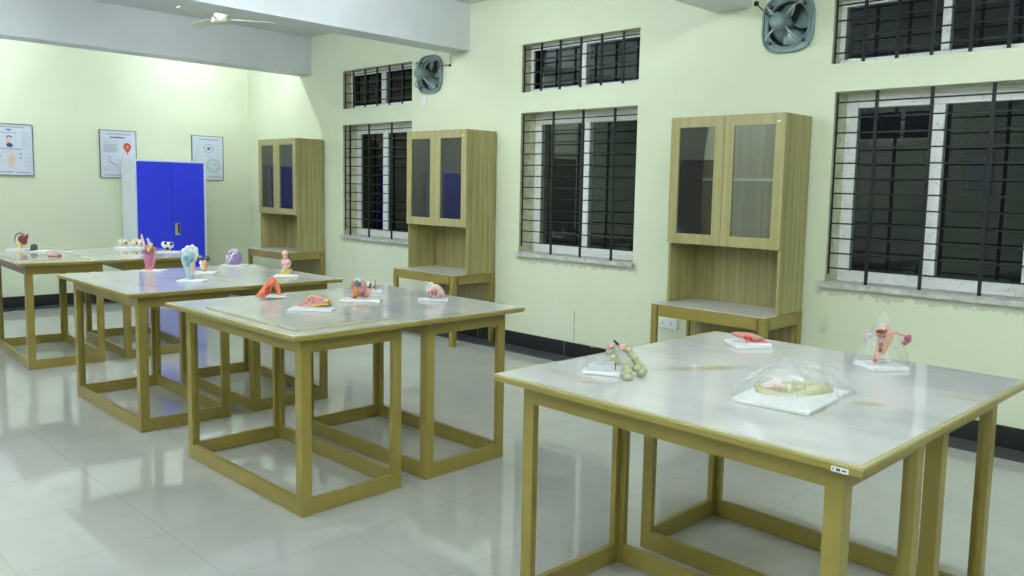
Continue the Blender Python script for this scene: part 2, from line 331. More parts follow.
MODELS={
'colon':((-1.832,2.310,0.870),[('x', 'base', 'white', [-0.0232, 0.0306], 0.15, 0.11, 0.014, -0.3), ('b', 'left_bowel', 'colon', [[-0.0112, -0.01, 0.1016, 0.0155, 0.0146, 0.0146], [-0.0107, -0.01, 0.0832, 0.0163, 0.0146, 0.0146], [0.0026, -0.01, 0.0651, 0.0172, 0.0155, 0.0155], [0.0157, -0.01, 0.0525, 0.0129, 0.0112, 0.0112]]), ('t', 'thin_bowel', 'colon', [[0.0156, -0.01, 0.0544, 0.0058], [0.0313, -0.04, 0.0428, 0.0047], [0.0428, -0.07, 0.0387, 0.0066]]), ('b', 'lower_bowel', 'colon', [[0.0487, -0.06, 0.0511, 0.0181, 0.0163, 0.0163], [0.0453, -0.08, 0.0373, 0.0189, 0.0155, 0.0155], [0.0483, -0.09, 0.0234, 0.0189, 0.0155, 0.0155], [0.0477, -0.1, 0.012, 0.0189, 0.0138, 0.0138]]), ('b', 'right_bowel', 'colon', [[0.0441, 0.0, 0.1009, 0.0146, 0.0138, 0.0138], [0.0562, -0.01, 0.0903, 0.0163, 0.0146, 0.0146], [0.0675, -0.01, 0.0758, 0.0163, 0.0151, 0.0151], [0.0777, -0.02, 0.0634, 0.0172, 0.0151, 0.0151], [0.0891, -0.02, 0.0489, 0.0181, 0.0155, 0.0155], [0.0992, -0.03, 0.0366, 0.0189, 0.0163, 0.0163], [0.1074, -0.04, 0.0244, 0.0181, 0.0155, 0.0155], [0.0993, -0.05, 0.0155, 0.0172, 0.0129, 0.0129], [0.0808, -0.05, 0.0333, 0.0155, 0.0129, 0.0129]]), ('b', 'cut_end', 'pink', [[-0.0086, -0.02, 0.1073, 0.0129, 0.0099, 0.0099], [0.0304, -0.01, 0.1026, 0.0138, 0.0095, 0.0095], [0.0374, -0.015, 0.0963, 0.0103, 0.0086, 0.0086]]), ('t', 'black_pin', 'black', [[0.0034, 0.0, 0.1247, 0.0029], [0.0147, 0.0, 0.1132, 0.0047], [0.026, 0.0, 0.1005, 0.0029]]), ('t', 'support_rod', 'black', [[0.0128, 0.0, 0.0114, 0.002], [0.0102, 0.0, 0.0706, 0.002]])]),
'pinkw':((-1.785,3.202,0.870),[('x', 'base', 'white', [-0.0023, -0.0003], 0.165, 0.11, 0.02, 0.15), ('t', 'upper_lobe', 'salmon', [[-0.0706, 0.0, 0.054, 0.0053], [-0.0463, 0.0, 0.051, 0.0114], [-0.0198, 0.0, 0.0463, 0.0149], [0.0068, 0.0, 0.0411, 0.0176], [0.0335, 0.0, 0.0341, 0.0167], [0.0603, 0.0, 0.0245, 0.0132], [0.0804, 0.0, 0.0174, 0.0061]]), ('t', 'lower_lobe', 'salmon', [[-0.011, -0.03, 0.0276, 0.007], [0.0005, -0.03, 0.0155, 0.0097], [0.0267, -0.03, 0.0139, 0.0101], [0.0527, -0.03, 0.0167, 0.0097], [0.0742, -0.03, 0.0216, 0.0053]]), ('b', 'red_cavity', 'red', [[-0.0045, -0.025, 0.0374, 0.0149, 0.0105, 0.0105], [-0.0191, -0.025, 0.042, 0.0088, 0.0079, 0.0079], [0.032, -0.025, 0.0219, 0.0176, 0.0053, 0.0053]]), ('b', 'grey_patch', 'grey', [[0.0456, -0.012, 0.0353, 0.0123, 0.0097, 0.0097]])]),
'uterus':((-1.204,3.199,0.870),[('x', 'base', 'white', [0.0, 0.0], 0.155, 0.11, 0.017, 0.2), ('t', 'womb', 'flesh', [[0.013, 0.0, 0.1603, 0.0156], [0.01, 0.0, 0.1465, 0.0312], [0.0074, 0.0, 0.1267, 0.0281], [-0.0005, 0.0, 0.0989, 0.0203], [-0.0068, 0.0, 0.0751, 0.0164], [-0.015, 0.0, 0.0512, 0.0137], [-0.0233, 0.0, 0.0292, 0.0117]]), ('b', 'cavity', 'darkred', [[-0.0128, -0.022, 0.1478, 0.0273, 0.0078, 0.0101], [-0.0136, -0.022, 0.1302, 0.0195, 0.0078, 0.0078], [-0.0129, -0.016, 0.0978, 0.0086, 0.0078, 0.0137], [-0.012, -0.013, 0.0736, 0.0086, 0.0078, 0.0117], [-0.0276, -0.008, 0.0328, 0.0086, 0.0078, 0.0078]]), ('t', 'yellow_wall', 'orange', [[0.0302, -0.01, 0.129, 0.0062], [0.0221, -0.01, 0.1053, 0.007], [0.0101, -0.01, 0.0814, 0.0066], [-0.0, -0.01, 0.0575, 0.0047]]), ('t', 'right_tube', 'flesh', [[0.0334, 0.0, 0.145, 0.0078], [0.0532, 0.0, 0.1388, 0.0051], [0.073, 0.0, 0.1341, 0.0055], [0.0888, 0.0, 0.1293, 0.007]]), ('b', 'right_ovary', 'plum', [[0.0955, 0.0, 0.1169, 0.014, 0.014, 0.0179], [0.0848, 0.0, 0.1028, 0.0101, 0.0101, 0.0125], [0.1027, 0.0, 0.1249, 0.0078, 0.0078, 0.0094]]), ('t', 'left_tube', 'flesh', [[-0.0165, 0.0, 0.136, 0.0055], [-0.0473, 0.0, 0.1314, 0.0039], [-0.082, 0.0, 0.1255, 0.0035]]), ('b', 'left_ovary', 'lilac', [[-0.0529, 0.0, 0.1269, 0.0125, 0.0101, 0.0101], [-0.0661, 0.0, 0.1211, 0.0086, 0.007, 0.007]]), ('t', 'support_rod', 'white', [[0.0277, 0.01, -0.0016, 0.0027], [0.0198, 0.01, 0.0896, 0.0027]])]),
'bagc':((-1.232,2.510,0.870),[('t', 'pancreas', 'palegreen', [[-0.1077, 0.02, 0.0334, 0.0083], [-0.1038, 0.0, 0.018, 0.0183], [-0.0849, -0.03, 0.0074, 0.0216], [-0.0481, -0.04, 0.0008, 0.0216], [-0.0118, -0.05, 0.0009, 0.0199], [0.0269, -0.04, 0.0058, 0.0206], [0.0624, -0.02, 0.0149, 0.0226], [0.0984, 0.0, 0.0209, 0.0239], [0.1323, 0.02, 0.0149, 0.0166]]), ('b', 'green_lobes', 'palegreen', [[0.0815, 0.01, 0.0265, 0.0199, 0.0149, 0.0149], [0.1182, 0.03, 0.0275, 0.0199, 0.0133, 0.0133], [0.0286, 0.0, 0.0244, 0.0216, 0.0166, 0.0166], [-0.0045, 0.0, 0.0219, 0.0232, 0.0166, 0.0166], [-0.0409, 0.0, 0.0194, 0.0216, 0.0166, 0.0166], [0.0306, 0.04, 0.03, 0.0232, 0.0149, 0.0149], [0.0676, 0.04, 0.0308, 0.0199, 0.0149, 0.0149], [-0.0063, 0.04, 0.0274, 0.0216, 0.0149, 0.0149], [-0.0775, 0.0, 0.022, 0.0199, 0.0166, 0.0166]]), ('b', 'pink_duodenum', 'bonepink', [[-0.0808, -0.01, 0.0328, 0.0199, 0.0106, 0.0106], [-0.055, 0.0, 0.036, 0.0216, 0.0106, 0.0106], [-0.0345, -0.01, 0.0321, 0.0183, 0.01, 0.01]])]),
'joint':((-4.358,2.315,0.882),[('x', 'base', 'white', [0.0383, 0.0065], 0.11, 0.075, 0.012, 0.1), ('t', 'long_muscle', 'orangered', [[0.0185, 0.0, 0.1077, 0.0138], [0.0097, 0.0, 0.093, 0.0208], [-0.0079, 0.0, 0.0637, 0.0231], [-0.0255, 0.0, 0.0343, 0.0254], [-0.0488, 0.0, 0.0134, 0.0231], [-0.0692, 0.0, 0.0014, 0.0138]]), ('t', 'short_muscle', 'orangered', [[0.018, 0.01, 0.1008, 0.0138], [0.0322, 0.01, 0.075, 0.0144], [0.0434, 0.01, 0.0462, 0.0127], [0.0518, 0.01, 0.0173, 0.0081]]), ('b', 'red_muscle', 'red', [[-0.0095, -0.022, 0.0374, 0.0138, 0.0138, 0.0208], [0.0016, -0.02, 0.0605, 0.0086, 0.0086, 0.0144]]), ('b', 'dark_cut', 'brown', [[-0.0428, -0.01, -0.0054, 0.0231, 0.0063, 0.0063]])]),
'skin':((-3.838,2.277,0.882),[('x', 'base', 'white', [0.0195, -0.0694], 0.235, 0.09, 0.012, 0), ('p', 'skin_block', 'rose', [[-0.0608, 0.0147], [-0.0474, 0.031], [-0.0261, 0.0528], [-0.0128, 0.0675], [0.011, 0.0659], [0.0427, 0.0581], [0.0744, 0.0545], [0.0929, 0.0395], [0.097, 0.0236], [0.0637, 0.0276], [0.0266, 0.0246], [-0.0159, 0.0055], [-0.0476, 0.0048]], -0.03, 0.03), ('p', 'fat_layer', 'yellow', [[-0.0476, 0.0059], [-0.0158, 0.0066], [0.0266, 0.0257], [0.0637, 0.0287], [0.0954, 0.0251], [0.0965, 0.0198], [0.0637, 0.0212], [0.0266, 0.0172], [-0.0159, -0.0009], [-0.0424, -0.0004]], -0.032, 0.032), ('p', 'dark_underside', 'brown', [[-0.0159, 0.0002], [0.0266, 0.0182], [0.0637, 0.0223], [0.0954, 0.0198], [0.0954, 0.0086], [0.053, 0.0092], [0.0212, 0.0074], [-0.0106, -0.0018]], -0.03, 0.03), ('b', 'glands', 'plum', [[-0.0067, -0.031, 0.0494, 0.0048, 0.0048, 0.0053], [0.0117, -0.031, 0.0551, 0.0042, 0.0042, 0.0048], [0.03, -0.031, 0.0476, 0.0048, 0.0048, 0.0048], [0.0563, -0.031, 0.0508, 0.0042, 0.0042, 0.0042], [-0.0226, -0.031, 0.0305, 0.0048, 0.0048, 0.0048], [0.0142, -0.031, 0.0367, 0.0053, 0.0042, 0.0042], [0.0773, -0.031, 0.0434, 0.0042, 0.0037, 0.0037]]), ('b', 'pink_lobes', 'flesh', [[-0.0015, -0.012, 0.055, 0.0138, 0.0127, 0.0127], [0.0301, -0.012, 0.053, 0.0138, 0.0116, 0.0116], [-0.0281, -0.012, 0.0357, 0.0138, 0.0127, 0.0127]]), ('b', 'yellow_corner', 'yellow', [[0.0849, -0.03, 0.046, 0.0138, 0.0101, 0.0101], [-0.0111, -0.03, 0.0609, 0.0053, 0.0053, 0.0074]])]),
'orange':((-4.020,2.705,0.870),[('x', 'base', 'white', [0.0092, -0.0415], 0.23, 0.12, 0.012, 0.1), ('b', 'pink_flank', 'flesh', [[-0.0465, 0.0, 0.0899, 0.0128, 0.0128, 0.0262], [-0.0378, 0.0, 0.0578, 0.0151, 0.0151, 0.021], [-0.0466, 0.0, 0.0254, 0.0151, 0.0128, 0.0128]]), ('b', 'grey_core', 'slate', [[-0.0187, -0.02, 0.0928, 0.0128, 0.0128, 0.0268], [-0.0013, -0.02, 0.0961, 0.0058, 0.0058, 0.0151]]), ('b', 'white_cap', 'white', [[-0.0221, -0.005, 0.1173, 0.0175, 0.0116, 0.0116], [0.0418, -0.005, 0.0983, 0.007, 0.007, 0.0175]]), ('t', 'orange_canal', 'orange', [[-0.0205, -0.025, 0.0759, 0.0093], [-0.0205, -0.025, 0.0496, 0.0157], [-0.0263, -0.025, 0.0291, 0.0163], [-0.0333, -0.025, 0.0202, 0.0116]]), ('b', 'dark_opening', 'black', [[-0.0303, -0.038, 0.0196, 0.007, 0.0058, 0.0058]]), ('b', 'pink_middle', 'rose', [[0.0117, 0.0, 0.0912, 0.0198, 0.0198, 0.0256], [0.0058, 0.0, 0.0588, 0.0186, 0.0186, 0.021], [0.0262, 0.0, 0.0329, 0.0233, 0.0175, 0.0175]]), ('b', 'purple_fold', 'plum', [[0.0131, -0.02, 0.0352, 0.0128, 0.0128, 0.0151]]), ('b', 'flesh_fold', 'flesh', [[0.0429, -0.01, 0.0492, 0.0198, 0.0198, 0.0233], [-0.0036, -0.01, 0.0452, 0.0116, 0.0116, 0.0233]]), ('b', 'dark_tag', 'slate', [[0.0301, -0.05, 0.0098, 0.0111, 0.0029, 0.0029]])]),
'small':((-4.271,2.985,0.870),[('x', 'base', 'white', [0.0049, -0.0242], 0.075, 0.1, 0.016, 0.3), ('t', 'pale_post', 'cream', [[-0.0201, 0.0, 0.0122, 0.0057], [-0.0214, 0.0, 0.0722, 0.0044]]), ('t', 'thin_post', 'grey', [[-0.0044, 0.0, 0.0126, 0.0028], [-0.0026, 0.0, 0.0789, 0.0025]]), ('b', 'brown_joint', 'brown', [[-0.0358, 0.0, 0.0435, 0.0075, 0.0075, 0.0107], [-0.0189, 0.0, 0.0312, 0.0063, 0.0063, 0.0063], [-0.044, 0.0, 0.0243, 0.0126, 0.0088, 0.0088]])]),
'bone':((-3.769,3.037,0.870),[('x', 'base', 'white', [0.0029, -0.0214], 0.175, 0.08, 0.012, 0.1), ('t', 'bone_arch', 'bonepink', [[-0.0239, 0.0, 0.0322, 0.0106], [-0.0153, 0.0, 0.0621, 0.0165], [0.0082, 0.0, 0.0775, 0.0183], [0.0319, 0.0, 0.0662, 0.0189], [0.0498, 0.0, 0.0458, 0.0165], [0.0588, 0.0, 0.0251, 0.0095]]), ('b', 'grey_shadow', 'grey', [[0.0417, -0.005, 0.0254, 0.0177, 0.0106, 0.0106], [-0.0142, -0.005, 0.0123, 0.0106, 0.0095, 0.0095]]), ('b', 'plum_fold', 'plum', [[-0.0009, -0.018, 0.0469, 0.0089, 0.0089, 0.0118], [0.0197, -0.018, 0.0444, 0.0095, 0.0095, 0.0154], [-0.0244, -0.018, 0.0434, 0.0059, 0.0059, 0.0118]]), ('b', 'bone_middle', 'bonepink', [[0.0085, 0.0, 0.0419, 0.0177, 0.0177, 0.0213], [0.0292, 0.0, 0.0334, 0.0177, 0.0177, 0.0177], [-0.0032, 0.0, 0.0238, 0.0154, 0.0142, 0.0142]]), ('b', 'white_knob', 'white', [[-0.0344, 0.0, 0.0956, 0.013, 0.0118, 0.0118], [-0.0097, 0.0, 0.0949, 0.0095, 0.0095, 0.013], [-0.036, 0.0, 0.0706, 0.0095, 0.0095, 0.0177]]), ('b', 'black_dot', 'black', [[-0.0347, -0.011, 0.098, 0.0047, 0.0047, 0.0053]])]),  # small grey balls paint the shade under the bone arch as colour
'larynx':((-6.244,2.374,0.870),[('x', 'base', 'white', [0.0134, 0.003], 0.16, 0.1, 0.01, 0), ('t', 'throat', 'magenta', [[-0.0102, 0.0, 0.1702, 0.0311], [-0.0112, 0.0, 0.1332, 0.0399], [-0.0107, 0.0, 0.0962, 0.0399], [-0.0073, 0.0, 0.0592, 0.034], [-0.0105, 0.0, 0.0221, 0.0266], [-0.0148, 0.0, -0.0003, 0.0237]]), ('t', 'tan_horn', 'bonepink', [[-0.0399, 0.0, 0.1622, 0.0133], [-0.0498, 0.0, 0.2063, 0.0111], [-0.0598, 0.0, 0.243, 0.0081], [-0.0628, 0.0, 0.2687, 0.0059]]), ('t', 'lilac_horn', 'lilac', [[-0.0063, 0.0, 0.1777, 0.0118], [-0.0091, 0.0, 0.2109, 0.0111], [-0.0195, 0.0, 0.2365, 0.0081]]), ('t', 'yellow_gland', 'yellow', [[-0.0074, -0.03, 0.1504, 0.0081], [0.0116, -0.03, 0.1743, 0.0141], [0.0233, -0.03, 0.2025, 0.0096]]), ('b', 'dark_folds', 'plum', [[-0.0198, -0.035, 0.1468, 0.0126, 0.0126, 0.0148], [0.028, -0.035, 0.1515, 0.0111, 0.0111, 0.0177], [-0.0019, -0.035, 0.1288, 0.0192, 0.0074, 0.0074]]), ('t', 'side_vessel', 'rose', [[0.0336, -0.01, 0.1719, 0.0104], [0.0315, -0.01, 0.1202, 0.0111], [0.025, -0.01, 0.0683, 0.0089], [0.0091, -0.01, 0.0235, 0.0074]]), ('b', 'orange_root', 'orangered', [[-0.0187, -0.03, 0.004, 0.0251, 0.0118, 0.0118], [-0.0481, -0.03, 0.0049, 0.0192, 0.0074, 0.0074], [0.0072, -0.03, 0.0105, 0.0177, 0.0111, 0.0111]])]),
'bust':((-5.475,2.332,0.870),[('x', 'base', 'white', [0.0273, -0.0246], 0.17, 0.1, 0.012, 0), ('t', 'blue_trunk', 'paleblue', [[0.0035, 0.0, 0.0068, 0.0242], [0.003, 0.0, 0.0473, 0.0269], [-0.0013, 0.0, 0.0944, 0.0363], [-0.007, 0.0, 0.1414, 0.0457], [-0.0029, 0.0, 0.1751, 0.047]]), ('b', 'white_crest', 'white', [[-0.0324, 0.0, 0.2013, 0.0201, 0.0201, 0.0201], [-0.0086, 0.0, 0.2219, 0.0201, 0.0175, 0.0175], [0.0218, 0.0, 0.2333, 0.0134, 0.0134, 0.0134], [0.0414, 0.0, 0.2096, 0.0175, 0.0175, 0.0228], [0.0111, 0.0, 0.2022, 0.0269, 0.0201, 0.0201], [-0.0195, 0.0, 0.1814, 0.0269, 0.0134, 0.0134], [0.0508, 0.0, 0.183, 0.0107, 0.0107, 0.0175]]), ('b', 'blue_chest', 'steelblue', [[-0.0049, -0.035, 0.1578, 0.0175, 0.0175, 0.0201], [0.0216, -0.035, 0.1484, 0.0161, 0.0161, 0.0201], [0.0008, -0.035, 0.1145, 0.0134, 0.0134, 0.0175]]), ('b', 'pink_flank', 'bonepink', [[0.0309, -0.02, 0.1037, 0.0161, 0.0161, 0.0336], [0.0301, -0.02, 0.0668, 0.0161, 0.0161, 0.0269]]), ('b', 'pale_side', 'white', [[-0.037, 0.0, 0.1475, 0.0107, 0.0107, 0.0336], [0.0402, 0.0, 0.1559, 0.0101, 0.0101, 0.0269]])]),
'smallc':((-5.906,2.620,0.870),[('x', 'base', 'white', [0.0203, -0.0315], 0.16, 0.12, 0.012, 0.1), ('b', 'pink_body', 'rose', [[0.0086, 0.0, 0.0664, 0.0249, 0.0249, 0.0293], [0.0007, 0.0, 0.0332, 0.0191, 0.0191, 0.0249]]), ('b', 'yellow_core', 'yellow', [[0.0041, -0.02, 0.0498, 0.0117, 0.0117, 0.0264]]), ('b', 'white_lobe', 'white', [[-0.0177, -0.01, 0.0778, 0.0117, 0.0117, 0.0161], [-0.0168, -0.01, 0.0521, 0.0073, 0.0073, 0.0147]]), ('b', 'green_top', 'darkgreen', [[0.0255, 0.0, 0.1065, 0.0198, 0.0191, 0.0191], [0.0044, 0.0, 0.1104, 0.011, 0.0073, 0.0073]]), ('b', 'olive_lobe', 'olive', [[-0.0305, 0.0, 0.1199, 0.022, 0.0095, 0.0095]])]),
'purple':((-6.276,3.036,0.870),[('x', 'base', 'white', [-0.0037, -0.0009], 0.2, 0.12, 0.012, 0), ('b', 'purple_lobe', 'violet', [[0.0131, 0.0, 0.0686, 0.0432, 0.0432, 0.056], [-0.0231, 0.0, 0.0557, 0.0352, 0.0352, 0.048], [-0.0022, 0.0, 0.1083, 0.0352, 0.032, 0.032]]), ('b', 'lilac_veins', 'lilac', [[-0.0431, -0.01, 0.0641, 0.0192, 0.0192, 0.0192], [-0.0517, -0.01, 0.0319, 0.0176, 0.0176, 0.0176], [-0.0304, -0.01, 0.1124, 0.016, 0.016, 0.016], [-0.04, -0.01, 0.0161, 0.024, 0.0096, 0.0096], [-0.0101, -0.01, 0.1305, 0.0136, 0.012, 0.012], [0.0217, -0.01, 0.1264, 0.0144, 0.0112, 0.0112], [-0.0588, -0.01, 0.0798, 0.0096, 0.0096, 0.0128]]), ('t', 'white_vein', 'white', [[-0.0303, -0.045, 0.0354, 0.0048], [-0.0097, -0.045, 0.0758, 0.0048], [0.0068, -0.045, 0.1159, 0.0048], [0.0229, -0.045, 0.1322, 0.004]]), ('t', 'white_vein', 'white', [[-0.0215, -0.045, 0.0835, 0.0048], [0.0025, -0.045, 0.0959, 0.0048], [0.0346, -0.045, 0.1166, 0.004]])]),
'fig':((-5.463,3.022,0.870),[('x', 'base', 'white', [0.0406, -0.0952], 0.165, 0.1, 0.01, 0.1), ('p', 'yellow_stand', 'yellow', [[-0.0365, 0.0029], [-0.029, 0.0251], [-0.007, 0.0329], [0.048, 0.0466], [0.0441, 0.023], [0.0292, -0.0008]], -0.02, 0.02), ('b', 'pale_body', 'bonepink', [[0.0016, 0.0, 0.1592, 0.0241, 0.0219, 0.0219], [0.0027, 0.0, 0.1299, 0.0197, 0.0175, 0.0175], [-0.0093, 0.0, 0.0952, 0.0219, 0.0219, 0.0219], [0.0199, 0.0, 0.09, 0.0263, 0.0263, 0.0278], [0.008, 0.0, 0.0663, 0.0322, 0.0249, 0.0249], [0.0033, 0.0, 0.0368, 0.0278, 0.0205, 0.0205]]), ('b', 'rose_folds', 'rose', [[0.0054, -0.024, 0.1524, 0.0095, 0.008, 0.008], [0.0266, -0.024, 0.0872, 0.011, 0.011, 0.011], [-0.0026, -0.024, 0.0756, 0.0088, 0.0088, 0.0088], [0.0189, -0.024, 0.0505, 0.0124, 0.0066, 0.0066]])]),
'heart':((-8.601,2.110,0.882),[('x', 'base', 'white', [0.02, -0.0314], 0.17, 0.1, 0.012, 0), ('t', 'yellow_stem', 'cream', [[-0.0044, 0.0, 0.0045, 0.0201], [-0.0004, 0.0, 0.032, 0.0201], [-0.0062, 0.0, 0.0685, 0.0201], [-0.0114, 0.0, 0.0958, 0.0146], [0.0008, 0.0, 0.1234, 0.011], [0.024, 0.0, 0.1331, 0.0082]]), ('b', 'yellow_foot', 'yellow', [[0.034, -0.015, 0.0384, 0.0128, 0.0128, 0.0219], [-0.0018, -0.015, 0.033, 0.0091, 0.0091, 0.0219]]), ('t', 'grey_arch', 'slate', [[-0.0309, 0.01, 0.0673, 0.0082], [-0.0343, 0.01, 0.0947, 0.0091], [-0.0267, 0.01, 0.1223, 0.011], [-0.0048, 0.01, 0.1428, 0.0119], [0.0227, 0.01, 0.1453, 0.01], [0.0405, 0.01, 0.1329, 0.0073]]), ('b', 'red_heart', 'darkred', [[0.0498, -0.02, 0.1002, 0.0393, 0.0365, 0.0365], [0.0615, -0.02, 0.0749, 0.0274, 0.0274, 0.0292], [0.0776, -0.02, 0.1126, 0.021, 0.021, 0.0219]]), ('t', 'red_vessel', 'darkred', [[0.0774, -0.02, 0.1081, 0.0146], [0.091, -0.02, 0.1266, 0.0119], [0.1006, -0.02, 0.1395, 0.0064]])]),
'ball':((-8.292,2.181,0.882),[('x', 'base', 'white', [0.0411, -0.0234], 0.12, 0.1, 0.01, 0), ('b', 'dark_ball', 'darkolive', [[-0.0325, 0.0, 0.036, 0.0295, 0.0295, 0.034], [-0.0438, 0.0, 0.0214, 0.0215, 0.0215, 0.0232]]), ('b', 'pink_edge', 'plum', [[-0.0558, -0.01, 0.0147, 0.0107, 0.0107, 0.0143]]), ('t', 'thin_foot', 'grey', [[-0.0107, 0.0, 0.0445, 0.0054], [-0.0061, 0.0, 0.0043, 0.0054]])]),
'pinkflat':((-7.647,2.128,0.882),[('b', 'body', 'pink', [[-0.0036, 0.0, 0.015, 0.0501, 0.0184, 0.0184], [-0.0286, 0.0, 0.0161, 0.0284, 0.02, 0.02], [0.0298, 0.0, 0.0157, 0.0334, 0.0159, 0.0159]]), ('b', 'plum_rim', 'plum', [[0.0523, -0.01, 0.0137, 0.02, 0.0117, 0.0117], [0.0061, -0.01, 0.0043, 0.0384, 0.0067, 0.0067]])]),
'bones':((-8.490,3.033,0.870),[('x', 'base', 'white', [0.0085, 0.0027], 0.27, 0.1, 0.016, 0), ('b', 'cream_bone', 'cream', [[-0.0819, 0.0, 0.0623, 0.0335, 0.0276, 0.0276], [-0.0994, 0.0, 0.0373, 0.0177, 0.0158, 0.0158], [-0.0378, 0.0, 0.0564, 0.0276, 0.0256, 0.0256]]), ('b', 'yellow_bone', 'bonedeep', [[0.0362, 0.0, 0.0581, 0.0355, 0.0315, 0.0315], [0.0728, 0.0, 0.0648, 0.0237, 0.0237, 0.0296]]), ('b', 'white_bone', 'white', [[0.1021, 0.0, 0.0566, 0.0237, 0.0237, 0.0315], [0.0012, 0.0, 0.0395, 0.0237, 0.0197, 0.0197]]), ('b', 'brown_socket', 'brown', [[-0.0226, -0.03, 0.0547, 0.0099, 0.0099, 0.0099], [0.0803, -0.03, 0.0511, 0.0089, 0.0089, 0.0118], [0.1342, -0.03, 0.0484, 0.0108, 0.0108, 0.0128]])]),
'football':((-7.846,3.151,0.870),[('x', 'base', 'white', [0.0371, -0.0508], 0.23, 0.13, 0.012, 0), ('b', 'white_mass', 'white', [[-0.0173, 0.0, 0.0638, 0.0452, 0.032, 0.032], [-0.0453, 0.0, 0.0707, 0.0245, 0.0245, 0.0283], [0.0204, 0.0, 0.0665, 0.0245, 0.0245, 0.0301], [-0.0085, 0.0, 0.0376, 0.0283, 0.0226, 0.0226]]), ('b', 'black_patch', 'black', [[-0.0171, -0.032, 0.0847, 0.0141, 0.0132, 0.0132], [0.038, -0.032, 0.0785, 0.016, 0.0151, 0.0151], [0.0004, -0.032, 0.0344, 0.0188, 0.0132, 0.0132]]), ('b', 'green_patch', 'darkgreen', [[-0.0799, 0.0, 0.0077, 0.0094, 0.0075, 0.0075]])]),
}
# ------------------------------------------------------------------ the room
struct(B(-L-.3, XF+.3, YL-.3, W, -.12, 0).build('floor', 'floor'))
struct(B(-L-.3, XF+.3, YL-.3, W+.3, ZC, ZC+.15).build('ceiling', 'ceil'))
struct(B(-L-.25, -L, YL-.3, W+.3, 0, ZC).build('wall_back', 'wall'))
struct(B(XF, XF+.25, YL-.3, W+.3, 0, ZC).build('wall_front', 'wall'))
def pierced_wall(name, mat, x0, x1, y0, y1, holes, z0=0, z1=ZC):
    xs = sorted({x0, x1, *[h[0] for h in holes], *[h[1] for h in holes]})
    zs = sorted({z0, z1, *[h[2] for h in holes], *[h[3] for h in holes]})
    b = bmesh.new(); cells = set()
    for i in range(len(xs)-1):
        for k in range(len(zs)-1):
            cx, cz = (xs[i]+xs[i+1])/2, (zs[k]+zs[k+1])/2
            if not any(h[0] < cx < h[1] and h[2] < cz < h[3] for h in holes): cells.add((i, k))
    V = {}
    def v(i, k, y):
        if (i, k, y) not in V: V[i, k, y] = b.verts.new((xs[i], y, zs[k]))
        return V[i, k, y]
    for i, k in cells:
        b.faces.new([v(i,k,y0), v(i+1,k,y0), v(i+1,k+1,y0), v(i,k+1,y0)])
        b.faces.new([v(i,k,y1), v(i,k+1,y1), v(i+1,k+1,y1), v(i+1,k,y1)])
        for di, dk, e in ((-1,0,((i,k),(i,k+1))), (1,0,((i+1,k+1),(i+1,k))), (0,-1,((i+1,k),(i,k))), (0,1,((i,k+1),(i+1,k+1)))):
            if (i+di, k+dk) not in cells:
                (a, c), (d, f) = e
                b.faces.new([v(a,c,y0), v(d,f,y0), v(d,f,y1), v(a,c,y1)])
    q = MB(); q.b.free(); q.b = b
    return struct(q.build(name, mat))
Zl0, Zl1, Zu0, Zu1 = .922, 2.254, 2.446, 2.894
WX = [(-2.545, -1.27), (-5.645, -4.256), (-8.705, -7.346)]
FANS = [(-2.920, 2.758), (-7.018, 2.722)]
holes = []
for a, b_ in WX: holes += [(a, b_, Zl0, Zl1), (-2.585 if a == -2.545 else a, b_, Zu0, Zu1)]
for fx, fz in FANS: holes.append((fx-.165, fx+.165, fz-.165, fz+.165))
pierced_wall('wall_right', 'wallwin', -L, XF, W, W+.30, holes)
# wall opposite, with dark openings that the panes mirror
pierced_wall('wall_left', 'wall', -L, XF, YL-.25, YL, [(-6.2, -4.6, 2.5, 3.05)])
# beams
for i, bx in enumerate((-9.415, -6.401, -3.236, -.15)):
    struct(B(bx-.2915, bx, YL, W, ZB, ZC).build('trim_%d' % (i+1), 'white'))
# skirting and floor border
struct(B(-L+.012, XF, W-.012, W, 0, .138).build('baseboard_right', 'granite'))
struct(B(-L, -L+.012, YL, W, 0, .138).build('baseboard_back', 'granite'))
struct(B(-L+.012, XF, W-.254, W-.012, 0, .003).build('trim_5', 'border'))
struct(B(-L+.012, -L+.254, YL, W-.254, 0, .003).build('trim_6', 'border'))

# ------------------------------------------------------------------ windows
def window(n, x0, x1, z0, z1, d, fl, fb, ft, mull, bars, hbars, upper):
    root = bpy.data.objects.new('window_%d' % n, None); C.objects.link(root); root.location = (x0, W, z0); root['kind'] = 'structure'
    w, h = x1-x0, z1-z0
    q = MB(); fd = .055
    q.box(0, fl, d, d+fd, 0, h); q.box(w-fl, w, d, d+fd, 0, h); q.box(fl, w-fl, d, d+fd, 0, fb); q.box(fl, w-fl, d, d+fd, h-ft, h)
    q.box(mull[0], mull[1], d-.004, d+fd, fb, h-ft)
    q.build('window_frame', 'wframe', root, bevel=.004)
    for a, b_ in ((fl, mull[0]), (mull[1], w-fl)):
        B(a, b_, d+.006, d+.011, fb, h-ft).build('window_pane', 'glass', root)
    g = MB(); by = .025
    for x in bars: g.box(x-.0105, x+.0105, by-.006, by+.006, .002 if not upper else .004, h-.004)
    for x in (.012, w-.012): g.box(x-.005, x+.005, by-.004, by+.006, .06 if not upper else .004, h-.01)
    for z in hbars: g.box(.004, w-.004, by+.002, by+.011, z-.005, z+.005)
    g.build('window_grille', 'bar', root)
    if not upper:
        s = MB(); s.box(-.022, w+.022, -.035, 0, -.036, 0); s.box(.001, w-.001, 0, d, -.036+.036, .004)
        s.build('window_sill', 'sill', root, bevel=.006)
    return root
UX = {-2.545: -2.585}
hb = [z-Zl0 for z in [2.182-.1052*k for k in range(12)]]
hu = [.075, .182, .295, .40]
